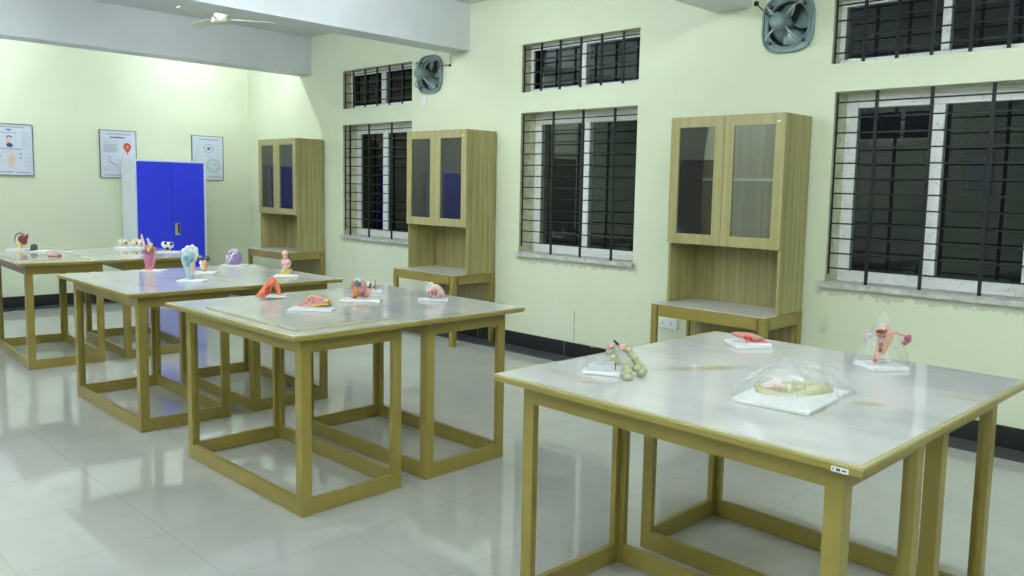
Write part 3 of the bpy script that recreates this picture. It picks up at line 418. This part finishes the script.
low = [((.595, .669), (.284, .641, 1.004)), ((.635, .698), (.402, .765, 1.129)), ((.548, .640), (.116, .511, .956))]
up = [((.680, .732), (.213, .436, .656, .887, 1.104)), ((.630, .700), (.233, .470, .718, .958, 1.198)), ((.625, .705), (.19, .43, .67, .91, 1.15))]
k = 1
for (a, b_), (lm, lb), (um, ub) in zip(WX, low, up):
    window(k, a, b_, Zl0, Zl1, .20, .084, .080, .098, lm, lb, hb, False)
    window(k+1, UX.get(a, a), b_, Zu0, Zu1, .12, .036, .042, .045, um, ub, hu, True)
    k += 2
# opposite wall: high window, door and door in the poster wall (seen only mirrored in the glass)
r = bpy.data.objects.new('window_7', None); C.objects.link(r); r.location = (-6.2, YL-.12, 2.5); r['kind'] = 'structure'
q = MB(); q.box(0, .05, 0, .05, 0, .55); q.box(1.55, 1.6, 0, .05, 0, .55); q.box(.05, 1.55, 0, .05, 0, .05); q.box(.05, 1.55, 0, .05, .5, .55); q.box(.77, .83, 0, .05, .05, .5)
q.build('window_frame', 'wframe', r)
for a, b_ in ((.05, .77), (.83, 1.55)): B(a, b_, .022, .027, .05, .5).build('window_pane', 'glass', r)
def door(n, loc, rz):
    r = bpy.data.objects.new('door_%d' % n, None); C.objects.link(r); r.location = loc; r.rotation_euler = (0, 0, rz); r['kind'] = 'structure'
    q = MB(); q.box(-.5, -.43, 0, .05, 0, 2.15); q.box(.43, .5, 0, .05, 0, 2.15); q.box(-.43, .43, 0, .05, 2.08, 2.15); q.build('door_frame', 'browndoor', r, bevel=.004)
    q = MB(); q.box(-.428, .428, .005, .04, .01, 2.078)
    for z0, z1 in ((.15, .95), (1.1, 1.95)): q.box(-.3, .3, .04, .05, z0, z1)
    q.build('door_leaf', 'browndoor', r, bevel=.004)
    MB().tube([(.36, .04, 1.0, .012), (.36, .09, 1.0, .012), (.24, .09, 1.0, .011)]).build('door_handle', 'chrome', r, True)
door(1, (-8.6, YL, 0), 0); door(2, (-L, -.45, 0), -PI/2)

# ------------------------------------------------------------------ lamps on the ceiling
def tube_lamp(x, y, label, hl=.60, rz=0):
    t = thing('ceiling_light', label, 'light', (x, y, ZC), rz, 'tube lights on the ceiling')
    q = MB(); q.box(-.022, .022, -hl-.02, hl+.02, -.035, 0); q.build('lamp_body', 'plastic', t, bevel=.003)
    for y0 in (-hl-.012, hl-.008): B(-.012, .012, y0, y0+.020, -.075, -.035).build('lamp_holder', 'plastic', t)
    MB().cyl(0, -hl+.008, -.058, .0165, 2*hl-.016, 'y', 10).build('lamp_tube', 'lit', t, True)
tube_lamp(-10.0, 4.75, 'short white tube light, lit, in the far corner bay above the corner cabinet', .36)
for y in (2.2, -.6): tube_lamp(-10.0, y, 'white tube light, lit, added in the end bay to brighten the poster wall', .40)  # unseen tubes added to brighten the poster wall
for x, ys, hl in LAMPS:
    for y in ys:
        tube_lamp(x, y, 'white batten tube light, lit, in a ceiling bay between two beams', hl, PI/2)

# ------------------------------------------------------------------ work tables (two units side by side make one island)
LX, WY, GAP, OV, TH, RAIL = 1.200, .5636, .1605, .0774, .0265, .088
def leg(x, y, sx, sy, z1):
    a, t = .052, .026
    poly = [(0,0),(a,0),(a,t),(t,t),(t,a),(0,a)]
    poly = [(x+sx*p, y+sy*q) for p, q in poly]
    return MB().prism(poly, 0, z1)
def lab_table(label, group):
    t = thing('work_table', label, 'table', (0, 0, 0), 0, group)
    z1 = H-TH
    y0, y1 = -OV, WY+GAP/2-.0006
    q = MB(); q.box(-OV, LX+OV, y0, y1, z1, H-.010); q.build('table_board', 'frame', t, bevel=.002)
    q = MB(); q.box(-OV-.001, LX+OV+.001, y0-.001, y1, H-.010, H-.0012); q.build('edge_band', 'edge', t, bevel=.002)
    B(-OV+.012, LX+OV-.012, y0+.012, y1-.0005, H-.0095, H).build('marble_top', 'stone', t)
    for x, sx in ((0, 1), (LX, -1)):
        for y, sy in ((0, 1), (WY, -1)):
            leg(x, y, sx, sy, z1).build('leg', 'frame', t)
    e = .052; th = .024
    for nm, za, zb in (('apron', z1-.074, z1), ('floor_rail', .003, .079)):
        for y in (0.0, WY-th): B(e, LX-e, y, y+th, za, zb).build(nm, 'frame', t)
        for x in (0.0, LX-th): B(x, x+th, e, WY-e, za, zb).build(nm, 'frame', t)
    return t
TABLES = [(-2.0445, 2.0698, -.0192), (-4.495, 1.8873, .0081), (-6.3089, 1.8693, -.0068), (-8.603, 1.9076, -.0462)]
wherelab = ['nearest island at lower right', 'second island, with orange muscle model', 'third island, with magenta throat model', 'farthest island, by the blue cupboard']
proto = None; units = []
for i, (tx, ty, ta) in enumerate(TABLES):
    for k in (0, 1):
        lab = 'khaki framed work table, %s half of the %s' % (('aisle', 'window')[k], wherelab[i])
        if proto is None: proto = t = lab_table(lab, 'marble topped work tables')
        else: t = copy_tree(proto); t['label'] = lab
        # second unit is turned round so the two tops meet
        if k == 0: t.location = (tx, ty, 0); t.rotation_euler = (0, 0, ta)
        else:
            lx, ly = LX, 2*WY+GAP
            c, s = math.cos(ta), math.sin(ta)
            t.location = (tx+c*lx-s*ly, ty+s*lx+c*ly, 0); t.rotation_euler = (0, 0, ta+PI)
        units.append(t)
# white sticker on the edge of the nearest table
u = units[0]
st = B(1.198, 1.243, -OV-.0022, -OV, H-.0262, H-.0125).build('sticker', 'plastic', u); st['label'] = 'white sticker on the board edge'
q = MB(); q.box(1.211, 1.222, -OV-.0026, -OV-.0022, H-.0228, H-.0158); q.build('blue_print', 'inkblue', st)
q = MB(); q.box(1.226, 1.238, -OV-.0026, -OV-.0022, H-.0218, H-.0168); q.box(1.202, 1.205, -OV-.0026, -OV-.0022, H-.0228, H-.0158); q.build('dark_print', 'inkdark', st)
# loose marble slabs laid on two of the tables
for (x0, x1, y0, y1), lab in (((-4.224, -3.317, 1.880, 2.425), 'loose thin marble slab laid on the table under the orange muscle model'),
                              ((-8.62, -7.47, 1.862, 2.385), 'loose thin marble slab laid on the farthest table under the dark red heart model')):
    t = thing('marble_slab', lab, 'slab', ((x0+x1)/2, (y0+y1)/2, H), .0081 if x0 > -5 else -.0462, 'loose marble slabs')
    w, d = (x1-x0)/2, (y1-y0)/2
    B(-w, w, -d, d, .0, .0115).build('slab_edge', 'slabedge', t, bevel=.001); B(-w+.003, w-.003, -d+.003, d-.003, .0110, .0125).build('slab_face', 'stone', t)

# ------------------------------------------------------------------ cabinets
CW, CD, BD, ZBN, ZD, ZT = .929, .3897, .5418, .6964, 1.153, 2.0905
def cabinet(label):
    t = thing('display_cabinet', label, 'cabinet', (0, 0, 0), 0, 'glass door display cabinets')
    yf = -CD+.018; s = .02
    # hutch carcass
    q = MB(); q.box(0, s, yf, -.004, ZBN, ZT); q.build('side_panel', 'cab', t, bevel=.0015)
    q = MB(); q.box(CW-s, CW, yf, -.004, ZBN, ZT); q.build('side_panel', 'cab', t, bevel=.0015)
    B(s, CW-s, yf, -.004, ZT-s, ZT).build('top_panel', 'cab', t)
    B(s, CW-s, yf, -.02, ZD, ZD+s).build('bottom_panel', 'cab', t)
    B(s, CW-s, -.016, -.004, ZBN, ZT-s).build('back_panel', 'niche', t)
    B(s+.002, CW-s-.002, yf+.006, -.018, 1.628, 1.642).build('shelf', 'cream', t)
    # two framed glass doors
    for a, b_ in ((-.002, .4555), (.4595, CW+.002)):
        z0, z1 = ZD-.002, ZT; f = .077; y0, y1 = -CD-.001, -CD+.0175
        q = MB(); q.box(a, a+f, y0, y1, z0, z1); q.box(b_-f, b_, y0, y1, z0, z1); q.box(a+f, b_-f, y0, y1, z0, z0+f); q.box(a+f, b_-f, y0, y1, z1-f, z1)
        d = q.build('door', 'door', t, bevel=.002)
        B(a+f, b_-f, -CD+.007, -CD+.011, z0+f, z1-f).build('glass_pane', 'cglass', d)
    q = MB(); q.box(CW-.062, CW-.035, -CD-.0022, -CD-.001, ZT-.062, ZT-.052); k = q.build('sticker', 'plastic', t)
    # bench
    x0, x1, yb = -.020, CW+.004, -BD
    B(x0, x1, yb, -.002, ZBN-.018, ZBN-.004).build('bench_board', 'frame', t, bevel=.002)
    q = MB(); q.box(x0+.004, x1-.004, yb+.004, -CD+.014, ZBN-.004, ZBN); q.box(s+.001, CW-s-.001, -CD+.014, -.018, ZBN-.004, ZBN); q.build('bench_top', 'shelfstone', t)
    zt = ZBN-.018
    for x, sx in ((x0, 1), (x1, -1)):
        for y, sy in ((yb, 1), (-.003, -1)): leg(x, y, sx, sy, zt).build('leg', 'frame', t, bevel=.002)
    e = .064
    for y in (yb+.0004, -.0274): B(x0+e, x1-e, y, y+.024, zt-.075, zt).build('apron', 'frame', t, bevel=.002)
    for x in (x0+.0004, x1-.0244): B(x, x+.024, yb+e, -.003-e, zt-.075, zt).build('apron', 'frame', t, bevel=.002)
    B(x0+.028, x1-.028, -.0440, -.0300, .20, zt).build('lower_back_panel', 'niche', t)
    return t
cab = None
for cx, lab in ((-3.6257, 'oak laminate glass door cabinet between the two nearer windows, behind the nearest table'),
                (-6.898, 'oak laminate glass door cabinet in the middle, reflecting blue in one door'),
                (-10.048, 'oak laminate glass door cabinet in the corner, reflecting the blue cupboard')):
    t = cabinet(lab) if cab is None else copy_tree(cab)
    if cab is None: cab = t
    t.location = (cx, W-.012, 0); t['label'] = lab

# ------------------------------------------------------------------ blue steel cupboards
def cupboard(loc, label):
    t = thing('steel_cupboard', label, 'cupboard', loc, 0, 'blue steel cupboards')
    w, d, h = .886, .455, 1.795
    q = MB(); q.box(-d, -.014, 0, .018, .06, h); q.box(-d, -.014, w-.018, w, .06, h); q.box(-d, -.014, .018, w-.018, h-.03, h); q.box(-d, -.014, .018, w-.018, .06, .1); q.box(-d, -d+.01, .018, w-.018, .1, h-.03)
    q.box(-.014, 0, 0, .018, .06, h); q.box(-.014, 0, w-.03, w, .06, h); q.box(-.014, 0, .018, w-.03, h-.024, h); q.box(-.014, 0, .018, w-.03, .06, .09)
    q.build('carcass', 'steelwhite', t, bevel=.003)
    dr = []
    for a, b_ in ((.019, .440), (.443, w-.031)):
        dr.append(B(-.020, .002, a, b_, .092, h-.025).build('door', 'blue', t, bevel=.003))
    z = .925
    q = MB(); q.box(.002, .008, .470, .534, z-.078, z+.078); hp = q.build('handle', 'chrome', dr[1], bevel=.003)
    MB().box(.008, .010, .504, .528, z-.050, z+.066).build('handle', 'black', dr[1])
    for y in (.05, w-.05):
        for x in (-.05, -d+.05): MB().cyl(x, y, 0, .02, .06, 'z', 12).build('foot', 'black', t)
    return t
cupboard((-10.62, 3.877, 0), 'royal blue two door steel cupboard standing in front of the posters')
cupboard((-10.62, .80, 0), 'royal blue two door steel cupboard outside the photo, mirrored in the middle cabinet')

# ------------------------------------------------------------------ posters
def poster(label, y0, draw):
    t = thing('wall_poster', label, 'poster', (-L, y0, 1.560), PI/2, 'framed posters on the end wall')
    w, h = .437, .596     # local x along the wall, -y into the room
    q = MB(); f = .008
    q.box(0, f, -.022, 0, 0, h); q.box(w-f, w, -.022, 0, 0, h); q.box(f, w-f, -.022, 0, 0, f); q.box(f, w-f, -.022, 0, h-f, h)
    q.build('frame', 'alu', t)
    s = B(f, w-f, -.016, 0, f, h-f).build('sheet', 'paper', t)
    def bar(x0, x1, z0, z1, mat, name='print_line'): B(x0*w, x1*w, -.0172, -.0155, z0*h, z1*h).build(name, mat, s)
    def lines(x0, x1, z0, z1, n, mat, name='text_lines'):
        q = MB()
        for i in range(n):
            zz = z1-(z1-z0)*(i+.5)/n; e = (z1-z0)/n*.27; q.box(x0*w, (x1-random.uniform(0, .25)*(x1-x0))*w, -.0172, -.0155, (zz-e)*h, (zz+e)*h)
        q.build(name, mat, s)
    def disc(x, z, rx, rz, mat, name, y=-.0178, n=20):
        MB().prism([(x*w+rx*w*math.cos(2*PI*i/n), z*h+rz*h*math.sin(2*PI*i/n)) for i in range(n)], y, -.0155, 'y').build(name, mat, s)
    def hoop(x, z, r, t_, mat, name, n=28):
        MB().ring([(x*w+r*w*math.cos(2*PI*i/n), z*h+r*w*math.sin(2*PI*i/n)) for i in range(n)], [(x*w+(r-t_)*w*math.cos(2*PI*i/n), z*h+(r-t_)*w*math.sin(2*PI*i/n)) for i in range(n)], -.0174, -.0155, 'y').build(name, mat, s)
    def stroke(pts, mat, name): MB().tube([(x*w, -.0165, z*h, r) for x, z, r in pts], 6).build(name, mat, s, True)
    draw(bar, lines, disc, hoop, stroke)
    return t
def draw_person(bar, lines, disc, hoop, stroke):
    bar(.12, .80, .925, .95, 'ink', 'title_line'); bar(.38, .50, .87, .895, 'inkblue', 'heading_mark'); bar(.26, .62, .82, .835, 'ink')
    disc(.445, .735, .065, .04, 'inkdark', 'drawn_hair'); disc(.445, .700, .055, .05, 'm_bonepink', 'drawn_face', -.0186); bar(.40, .47, .60, .66, 'm_rose', 'drawn_neck')
    disc(.45, .585, .075, .042, 'inkblue', 'drawn_shirt', -.0186)
    for z in (.80, .70, .60): lines(.74, .93, z-.05, z+.05, 4, 'inkpale')
    for z in (.78, .68, .58): lines(.04, .16, z-.03, z+.03, 3, 'inkpale')
    bar(.18, .74, .505, .525, 'ink'); disc(.47, .43, .032, .026, 'm_bonepink', 'drawn_head')
    MB().prism([(.437*x, .596*z) for x, z in ((.41,.40),(.53,.40),(.60,.28),(.57,.27),(.525,.34),(.52,.15),(.485,.15),(.47,.27),(.455,.15),(.42,.15),(.415,.34),(.37,.27),(.34,.28))], -.0176, -.0155, 'y').build('drawn_body', 'm_bonepink', bpy.data.objects[lastsheet()])
    for x, z in ((.70,.42),(.70,.35),(.22,.36)): disc(x, z, .022, .014, 'inkdark', 'drawn_dot')
    for z in (.42, .35, .28, .20): bar(.80, .93, z-.012, z+.012, 'inkpale'); bar(.05, .17, z-.012, z+.012, 'inkpale')
    bar(.06, .52, .055, .078, 'ink', 'footer_line'); bar(.58, .92, .05, .072, 'ink', 'footer_line')
def lastsheet(): return [o.name for o in C.objects if o.name.startswith('sheet')][-1]
def draw_drop(bar, lines, disc, hoop, stroke):
    bar(.20, .84, .905, .93, 'ink', 'title_line'); bar(.28, .68, .835, .862, 'inkblue', 'heading_line')
    lines(.10, .60, .72, .80, 4, 'inkpale'); lines(.10, .52, .53, .71, 9, 'ink')
    disc(.745, .66, .105, .085, 'm_red', 'drawn_organ'); MB().prism([(.437*x, .596*z) for x, z in ((.66,.62),(.83,.62),(.765,.54),(.755,.48),(.735,.54))], -.0180, -.0155, 'y').build('drawn_tail', 'm_red', bpy.data.objects[lastsheet()])
    disc(.745, .655, .05, .04, 'm_orange', 'drawn_core', -.0190)
    stroke([(.13,.44,.004),(.20,.46,.004),(.26,.40,.005),(.22,.36,.004)], 'm_lilac', 'drawn_curl'); stroke([(.24,.37,.008),(.34,.32,.014),(.46,.26,.009)], 'm_lilac', 'drawn_root'); stroke([(.30,.335,.010),(.40,.285,.009)], 'm_violet', 'drawn_bulb'); stroke([(.24,.47,.002),(.30,.40,.002)], 'inkdark', 'drawn_stem')
    lines(.62, .84, .35, .43, 4, 'inkpale'); lines(.10, .58, .14, .24, 5, 'inkpale'); bar(.10, .90, .045, .07, 'ink', 'footer_line')
def draw_eye(bar, lines, disc, hoop, stroke):
    bar(.22, .84, .905, .93, 'ink', 'title_line')
    hoop(.53, .715, .14, .02, 'ink', 'drawn_ring'); disc(.53, .715, .05, .035, 'inkdark', 'drawn_pupil'); stroke([(.36,.75,.002),(.45,.79,.002),(.53,.80,.002),(.62,.78,.002),(.70,.71,.002),(.60,.64,.002),(.50,.63,.002),(.40,.68,.002),(.36,.75,.002)], 'ink', 'drawn_lid')
    for z in (.80, .72, .62): lines(.10, .30, z-.015, z+.015, 2, 'inkpale'); lines(.76, .92, z-.03, z+.0, 2, 'inkpale')
    stroke([(.53,.62,.0015),(.53,.45,.0015)], 'inkpale', 'drawn_line')
    hoop(.67, .33, .20, .05, 'inkgreen', 'drawn_circle'); hoop(.67, .33, .225, .012, 'ink', 'drawn_outline'); hoop(.67, .33, .11, .03, 'inkpale', 'drawn_circle'); disc(.70, .35, .02, .014, 'inkdark', 'drawn_dot')
    lines(.10, .40, .15, .42, 9, 'inkpale'); bar(.48, .95, .06, .085, 'ink', 'footer_line'); bar(.10, .40, .06, .085, 'ink', 'footer_line')
poster('framed poster with a drawn head and body, at the left edge of the photo', 2.475, draw_person)
poster('framed poster with a red drop shaped organ, beside the blue cupboard', 3.639, draw_drop)
poster('framed poster with an eye shaped diagram, partly behind the blue cupboard', 4.786, draw_eye)
# poster on the opposite wall, mirrored in the nearest window
t = thing('wall_poster', 'framed poster on the wall opposite the windows, mirrored in the nearest pane', 'poster', (-3.9, YL, 1.68), PI, 'framed posters opposite the windows')
q = MB(); q.box(0, .437, -.02, 0, 0, .008); q.box(0, .437, -.02, 0, .588, .596); q.box(0, .008, -.02, 0, .008, .588); q.box(.429, .437, -.02, 0, .008, .588); q.build('frame', 'alu', t)
B(.008, .429, -.014, 0, .008, .588).build('sheet', 'paper', t)

# ------------------------------------------------------------------ exhaust fans
def squircle(r, n=40, e=3.2, sx=1, sz=1):
    o = []
    for i in range(n):
        a = 2*PI*i/n; c, s = math.cos(a), math.sin(a)
        o.append((sx*r*math.copysign(abs(c)**(2/e), c), sz*r*math.copysign(abs(s)**(2/e), s)))
    return o
def circle(r, n=40): return [(r*math.cos(2*PI*i/n), r*math.sin(2*PI*i/n)) for i in range(n)]
def exhaust_fan(loc, label):
    t = thing('exhaust_fan', label, 'exhaust fan', loc, 0, 'exhaust fans')
    q = MB(); q.ring(squircle(.200), circle(.168), -.012, 0); q.ring(squircle(.203), squircle(.190), -.030, -.008)
    q.ring(circle(.172), circle(.158), -.020, -.004)
    q.build('mounting_plate', 'fan', t, True, bevel=.004)
    MB().ring(circle(.162), circle(.154), -.004, .10).build('shroud', 'fandark', t, True)
    q = MB()
    for k in range(4):
        a = k*PI/2+.35; n = 7
        P = []
        for i in range(n):
            r = .03+.118*i/(n-1); wd = .60+.14*math.sin(PI*i/(n-1))
            P.append([(r*math.cos(a+wd*s), .03+.020*s*1.6, r*math.sin(a+wd*s)) for s in (-1, -.5, 0, .5, 1)])
        V = [[q.b.verts.new(p) for p in row] for row in P]
        for r0, r1 in zip(V, V[1:]):
            for i in range(4): q.b.faces.new([r0[i], r0[i+1], r1[i+1], r1[i]])
    o = q.build('blades', 'fan', t, True); o.modifiers.new('thick', 'SOLIDIFY').thickness = .003
    q = MB(); q.cyl(0, -.180, 0, .060, .105, 'y', 24); q.cyl(0, -.198, 0, .040, .018, 'y', 24, .060); q.cyl(0, -.076, 0, .03, .11, 'y', 16)
    q.build('motor', 'fan', t, True, bevel=.003)
    for k in range(4):
        a = PI/4+k*PI/2; c, s = math.cos(a), math.sin(a)
        MB().tube([(.182*c, -.030, .182*s, .007), (.172*c, -.105, .172*s, .008), (.120*c, -.135, .120*s, .008), (.052*c, -.130, .052*s, .009)], 8).build('motor_arm', 'fanlight', t, True)
        MB().cyl(.182*c, -.044, .182*s, .013, .016, 'y', 12).build('bolt', 'black', t)
    return t
f1 = exhaust_fan((FANS[0][0], W, FANS[0][1]), 'grey metal wall exhaust fan, the larger one in view, above the nearest cabinet')
f2 = exhaust_fan((FANS[1][0], W, FANS[1][1]), 'grey metal wall exhaust fan, the smaller one in view, beside the far windows')
# cords and boxes by the fans
MB().tube([(-.266, -.014, .179, .004), (-.20, -.022, .12, .004), (-.145, -.03, .07, .004), (-.055, -.12, .03, .004)], 8).build('power_cord', 'black', f1, True)
B(-.282, -.250, -.018, 0, .163, .195).build('cord_clip', 'black', f1, bevel=.003)
MB().tube([(.318, -.014, .07, .004), (.26, -.022, .075, .004), (.20, -.03, .07, .004), (.13, -.05, .08, .004)], 8).build('power_cord', 'black', f2, True)
B(.306, .328, -.016, 0, .06, .082).build('cord_clip', 'black', f2, bevel=.003)
tag(B(-6.728, -6.690, W-.018, W, 2.812, ZB-.001).build('cable_conduit', 'cream', bevel=.003), 'short cream cable conduit under the beam beside the smaller exhaust fan', 'conduit')
def plate(name, label, x, z, w, h, cat):
    t = thing(name, label, cat, (x, W, z))
    B(-w/2, w/2, -.012, 0, -h/2, h/2).build('plate', 'plastic', t, bevel=.003); return t
t = plate('switch_box', 'small white switch plate on the wall below the smaller exhaust fan', -7.13, 2.455, .085, .095, 'switch')
B(-.016, .016, -.016, -.012, -.024, .024).build('switch', 'cream', t, bevel=.002)
t = plate('socket_outlet', 'white socket plate low on the wall under the nearest cabinet bench', -3.862, .452, .19, .085, 'socket')
q = MB()
for x in (-.055, .03): q.box(x-.011, x-.006, -.0125, -.0115, -.006, .006); q.box(x+.006, x+.011, -.0125, -.0115, -.006, .006); q.cyl(x, -.0125, .016, .004, .001, 'y', 10)
q.build('socket_holes', 'black', t)
B(.062, .082, -.016, -.012, -.016, .016).build('switch', 'plastic', t, bevel=.002)

# ------------------------------------------------------------------ ceiling fan seen over the beam
t = thing('ceiling_fan', 'cream ceiling fan hanging between the two far beams', 'fan', (-7.866, 3.705, 3.10))
MB().cyl(0, 0, .03, .012, ZC-3.10-.03, 'z', 12).build('down_rod', 'cream', t)
q = MB(); q.cyl(0, 0, ZC-3.10-.06, .055, .06, 'z', 20, .06); q.build('canopy', 'cream', t, True, bevel=.004)
q = MB(); q.cyl(0, 0, -.035, .085, .07, 'z', 28); q.cyl(0, 0, -.05, .05, .015, 'z', 28, .085); q.cyl(0, 0, .035, .085, .025, 'z', 28, .03); q.build('motor', 'cream', t, True, bevel=.004)
a0 = math.atan2(.323, .19)
for k in range(3):
    q = MB(); n = 8; V = []
    for i in range(n+1):
        x = .15+.43*i/n; wd = .05+.014*math.sin(PI*i/n)
        V.append([q.b.verts.new((x, y*wd, .012*y)) for y in (-1, 0, 1)])
    for r0, r1 in zip(V, V[1:]):
        for i in range(2): q.b.faces.new([r0[i], r0[i+1], r1[i+1], r1[i]])
    q.box(.07, .2, -.016, .016, -.006, .002); q.rot(a0+k*2*PI/3)
    o = q.build('blade', 'cream', t); o.modifiers.new('thick', 'SOLIDIFY').thickness = .005

# ------------------------------------------------------------------ anatomy models
LABELS = {
 'colon': 'pale green beaded bowel model leaning over its film wrapped base on the nearest table',
 'pinkw': 'low salmon pink organ model on a white base at the back of the nearest table',
 'uterus': 'upright pink womb model with side tubes under clear film, right end of the nearest table',
 'bagc': 'pale green organ model on a wide white slab, covered by a clear plastic bag',
 'joint': 'orange red forked muscle model on the second table',
 'skin': 'flat topped skin block model with a yellow layer on the second table',
 'orange': 'upright pink, orange and blue grey model on a wide white base, second table',
 'small': 'small pale posts on a white base behind the orange and blue grey model',
 'bone': 'pale pink curved bone model with a white knob, right part of second table',
 'larynx': 'tall magenta throat model with two horns and an orange root, third table',
 'bust': 'pale blue column shaped model with a ragged white crest, third table',
 'smallc': 'small pink and yellow model with a dark green top, behind the pale blue one',
 'purple': 'violet lobed organ model with lilac veins at the back of the third table',
 'fig': 'slim pale pink model on a yellow stand at the right end of the third table',
 'heart': 'dark red heart model on a yellow stem, left end of the farthest table',
 'ball': 'small dark olive ball shaped model beside the heart model',
 'pinkflat': 'flat mauve pink organ model lying on the farthest table without a base',
 'bones': 'row of cream bone pieces on a white base before the white cupboard side',
 'football': 'white model with black patches before the blue cupboard doors'}
for key, (loc, parts) in MODELS.items():
    t = thing('anatomy_model', LABELS[key], 'anatomical model', loc, YAW, 'anatomical models on the tables')
    for p in parts:
        if p[0] == 'x':
            (x, y), w, d, h, r = p[3:8]
            d *= 1.25; q = MB().box(-w/2, w/2, -d/2, d/2, 0, h).rot(r).move((x, y, 0)); q.build(p[1], 'm_white', t, bevel=.003)
        elif p[0] == 't':
            MB().tube([tuple(a) for a in p[3]], 12).build(p[1], 'm_'+p[2], t, True)
        elif p[0] == 'b':
            q = MB()
            for x, y, z, rx, ry, rz in p[3]: q.ball(x, y, z, rx, ry, rz, 16, .03)
            q.build(p[1], 'm_'+p[2], t, True)
        elif p[0] == 'p':
            MB().prism(p[3], p[4], p[5], 'y').build(p[1], 'm_'+p[2], t, bevel=.002)
    if key == 'bagc':
        poly = [(-.220, -.090), (-.022, -.250), (.208, .032), (.010, .215)]
        MB().prism(poly, 0, .014).build('base', 'm_white', t, bevel=.003)
        # crumpled clear bag
        rnd = random.Random(7); q = MB(); rings = []; n = 56; m_ = 16
        for j in range(m_+1):
            f = j/m_; row = []
            for i in range(n):
                a = 2*PI*i/n
                c, s = math.cos(a), math.sin(a)
                best = 9
                for (ax_, ay_), (bx_, by_) in zip(poly, poly[1:]+poly[:1]):
                    ex, ey = bx_-ax_, by_-ay_; den = c*ey-s*ex
                    if abs(den) > 1e-6:
                        tt = (ax_*ey-ay_*ex)/den
                        if 0 < tt < best: best = tt
                rad = min(best*1.07+.006, .235)
                rr = rad*math.cos(f*PI/2)**.75
                z = .105*math.sin(f*PI/2)**1.25*(1+.08*math.cos(3*a))+.003
                wr = (.005*math.sin(7*a+9*f)+.004*math.sin(11*a-14*f)+rnd.uniform(-.002, .002))*(1 if 0 < j < m_ else 0)
                row.append(q.b.verts.new((c*(rr+wr), s*(rr+wr), max(.002, z+wr*.9))))
            rings.append(row)
            if j == m_-1: break
        for r0, r1 in zip(rings, rings[1:]):
            for i in range(n): q.b.faces.new([r0[i], r0[(i+1) % n], r1[(i+1) % n], r1[i]])
        q.b.faces.new(rings[-1])
        o = q.build('plastic_bag', 'film', t, True); o['label'] = 'clear crumpled plastic bag'
    if key in ('uterus', 'colon'):
        rnd = random.Random(3); q = MB(); n = 30; m_ = 12; rings = []
        bx, by = [(p[3][0], p[3][1]) for p in parts if p[0] == 'x'][0]
        for j in range(m_+1):
            f = j/m_; row = []
            for i in range(n):
                a = 2*PI*i/n; c, s = math.cos(a), math.sin(a)
                if key == 'uterus': r = .080*(1-f)**.8*(1+.25*c*c)+.005; z = .016+.205*f
                else: r = .088*(1-f)**.5+.003; z = .004+.040*f
                r *= 1+.10*math.sin(5*a+6*f)+rnd.uniform(-.05, .05)
                row.append(q.b.verts.new((bx+c*r, by+s*r*.75, z)))
            rings.append(row)
        for r0, r1 in zip(rings, rings[1:]):
            for i in range(n): q.b.faces.new([r0[i], r0[(i+1) % n], r1[(i+1) % n], r1[i]])
        q.b.faces.new(rings[-1])
        o = q.build('plastic_film', 'film', t, True); o['label'] = 'clear plastic wrapping'

for o in list(C.objects):
    if o.parent and o.parent.name.startswith('anatomy_model') and o.type == 'MESH':
        for v in o.data.vertices:
            if v.co.z < .0006: v.co.z = .0006
# ------------------------------------------------------------------ camera, world, view
cam = bpy.data.cameras.new('camera'); co = bpy.data.objects.new('camera', cam); C.objects.link(co)
cam.sensor_width = 36; cam.lens = 819.586*36/1024; cam.shift_x = -29.2265/1024; cam.shift_y = -14.3872/1024; cam.clip_start = .05
yaw, pitch, roll = .7608687627, -.1023814695, .0221856957
cy, sy, cp, sp = math.cos(yaw), math.sin(yaw), math.cos(pitch), math.sin(pitch)
fwd = Vector((-sy*cp, cy*cp, sp)); right = Vector((cy, sy, 0)); up_ = right.cross(fwd)
r_ = right*math.cos(roll)+up_*math.sin(roll); u_ = up_*math.cos(roll)-right*math.sin(roll)
mt = Matrix((r_, u_, -fwd)).transposed().to_4x4(); mt.translation = Vector((0, 0, 1.5339)); co.matrix_world = mt
S.camera = co
w = bpy.data.worlds.new('night'); S.world = w; w.use_nodes = True
w.node_tree.nodes['Background'].inputs[0].default_value = (.004, .005, .006, 1); w.node_tree.nodes['Background'].inputs[1].default_value = 1
S.view_settings.view_transform = 'Standard'; S.view_settings.look = 'None'; S.view_settings.gamma = 1; S.view_settings.use_curve_mapping = False
S.view_settings.exposure = 1.35
S.cycles.use_denoising = True
S.cycles.max_bounces = 10; S.cycles.transparent_max_bounces = 24
S.cycles.sample_clamp_indirect = 8
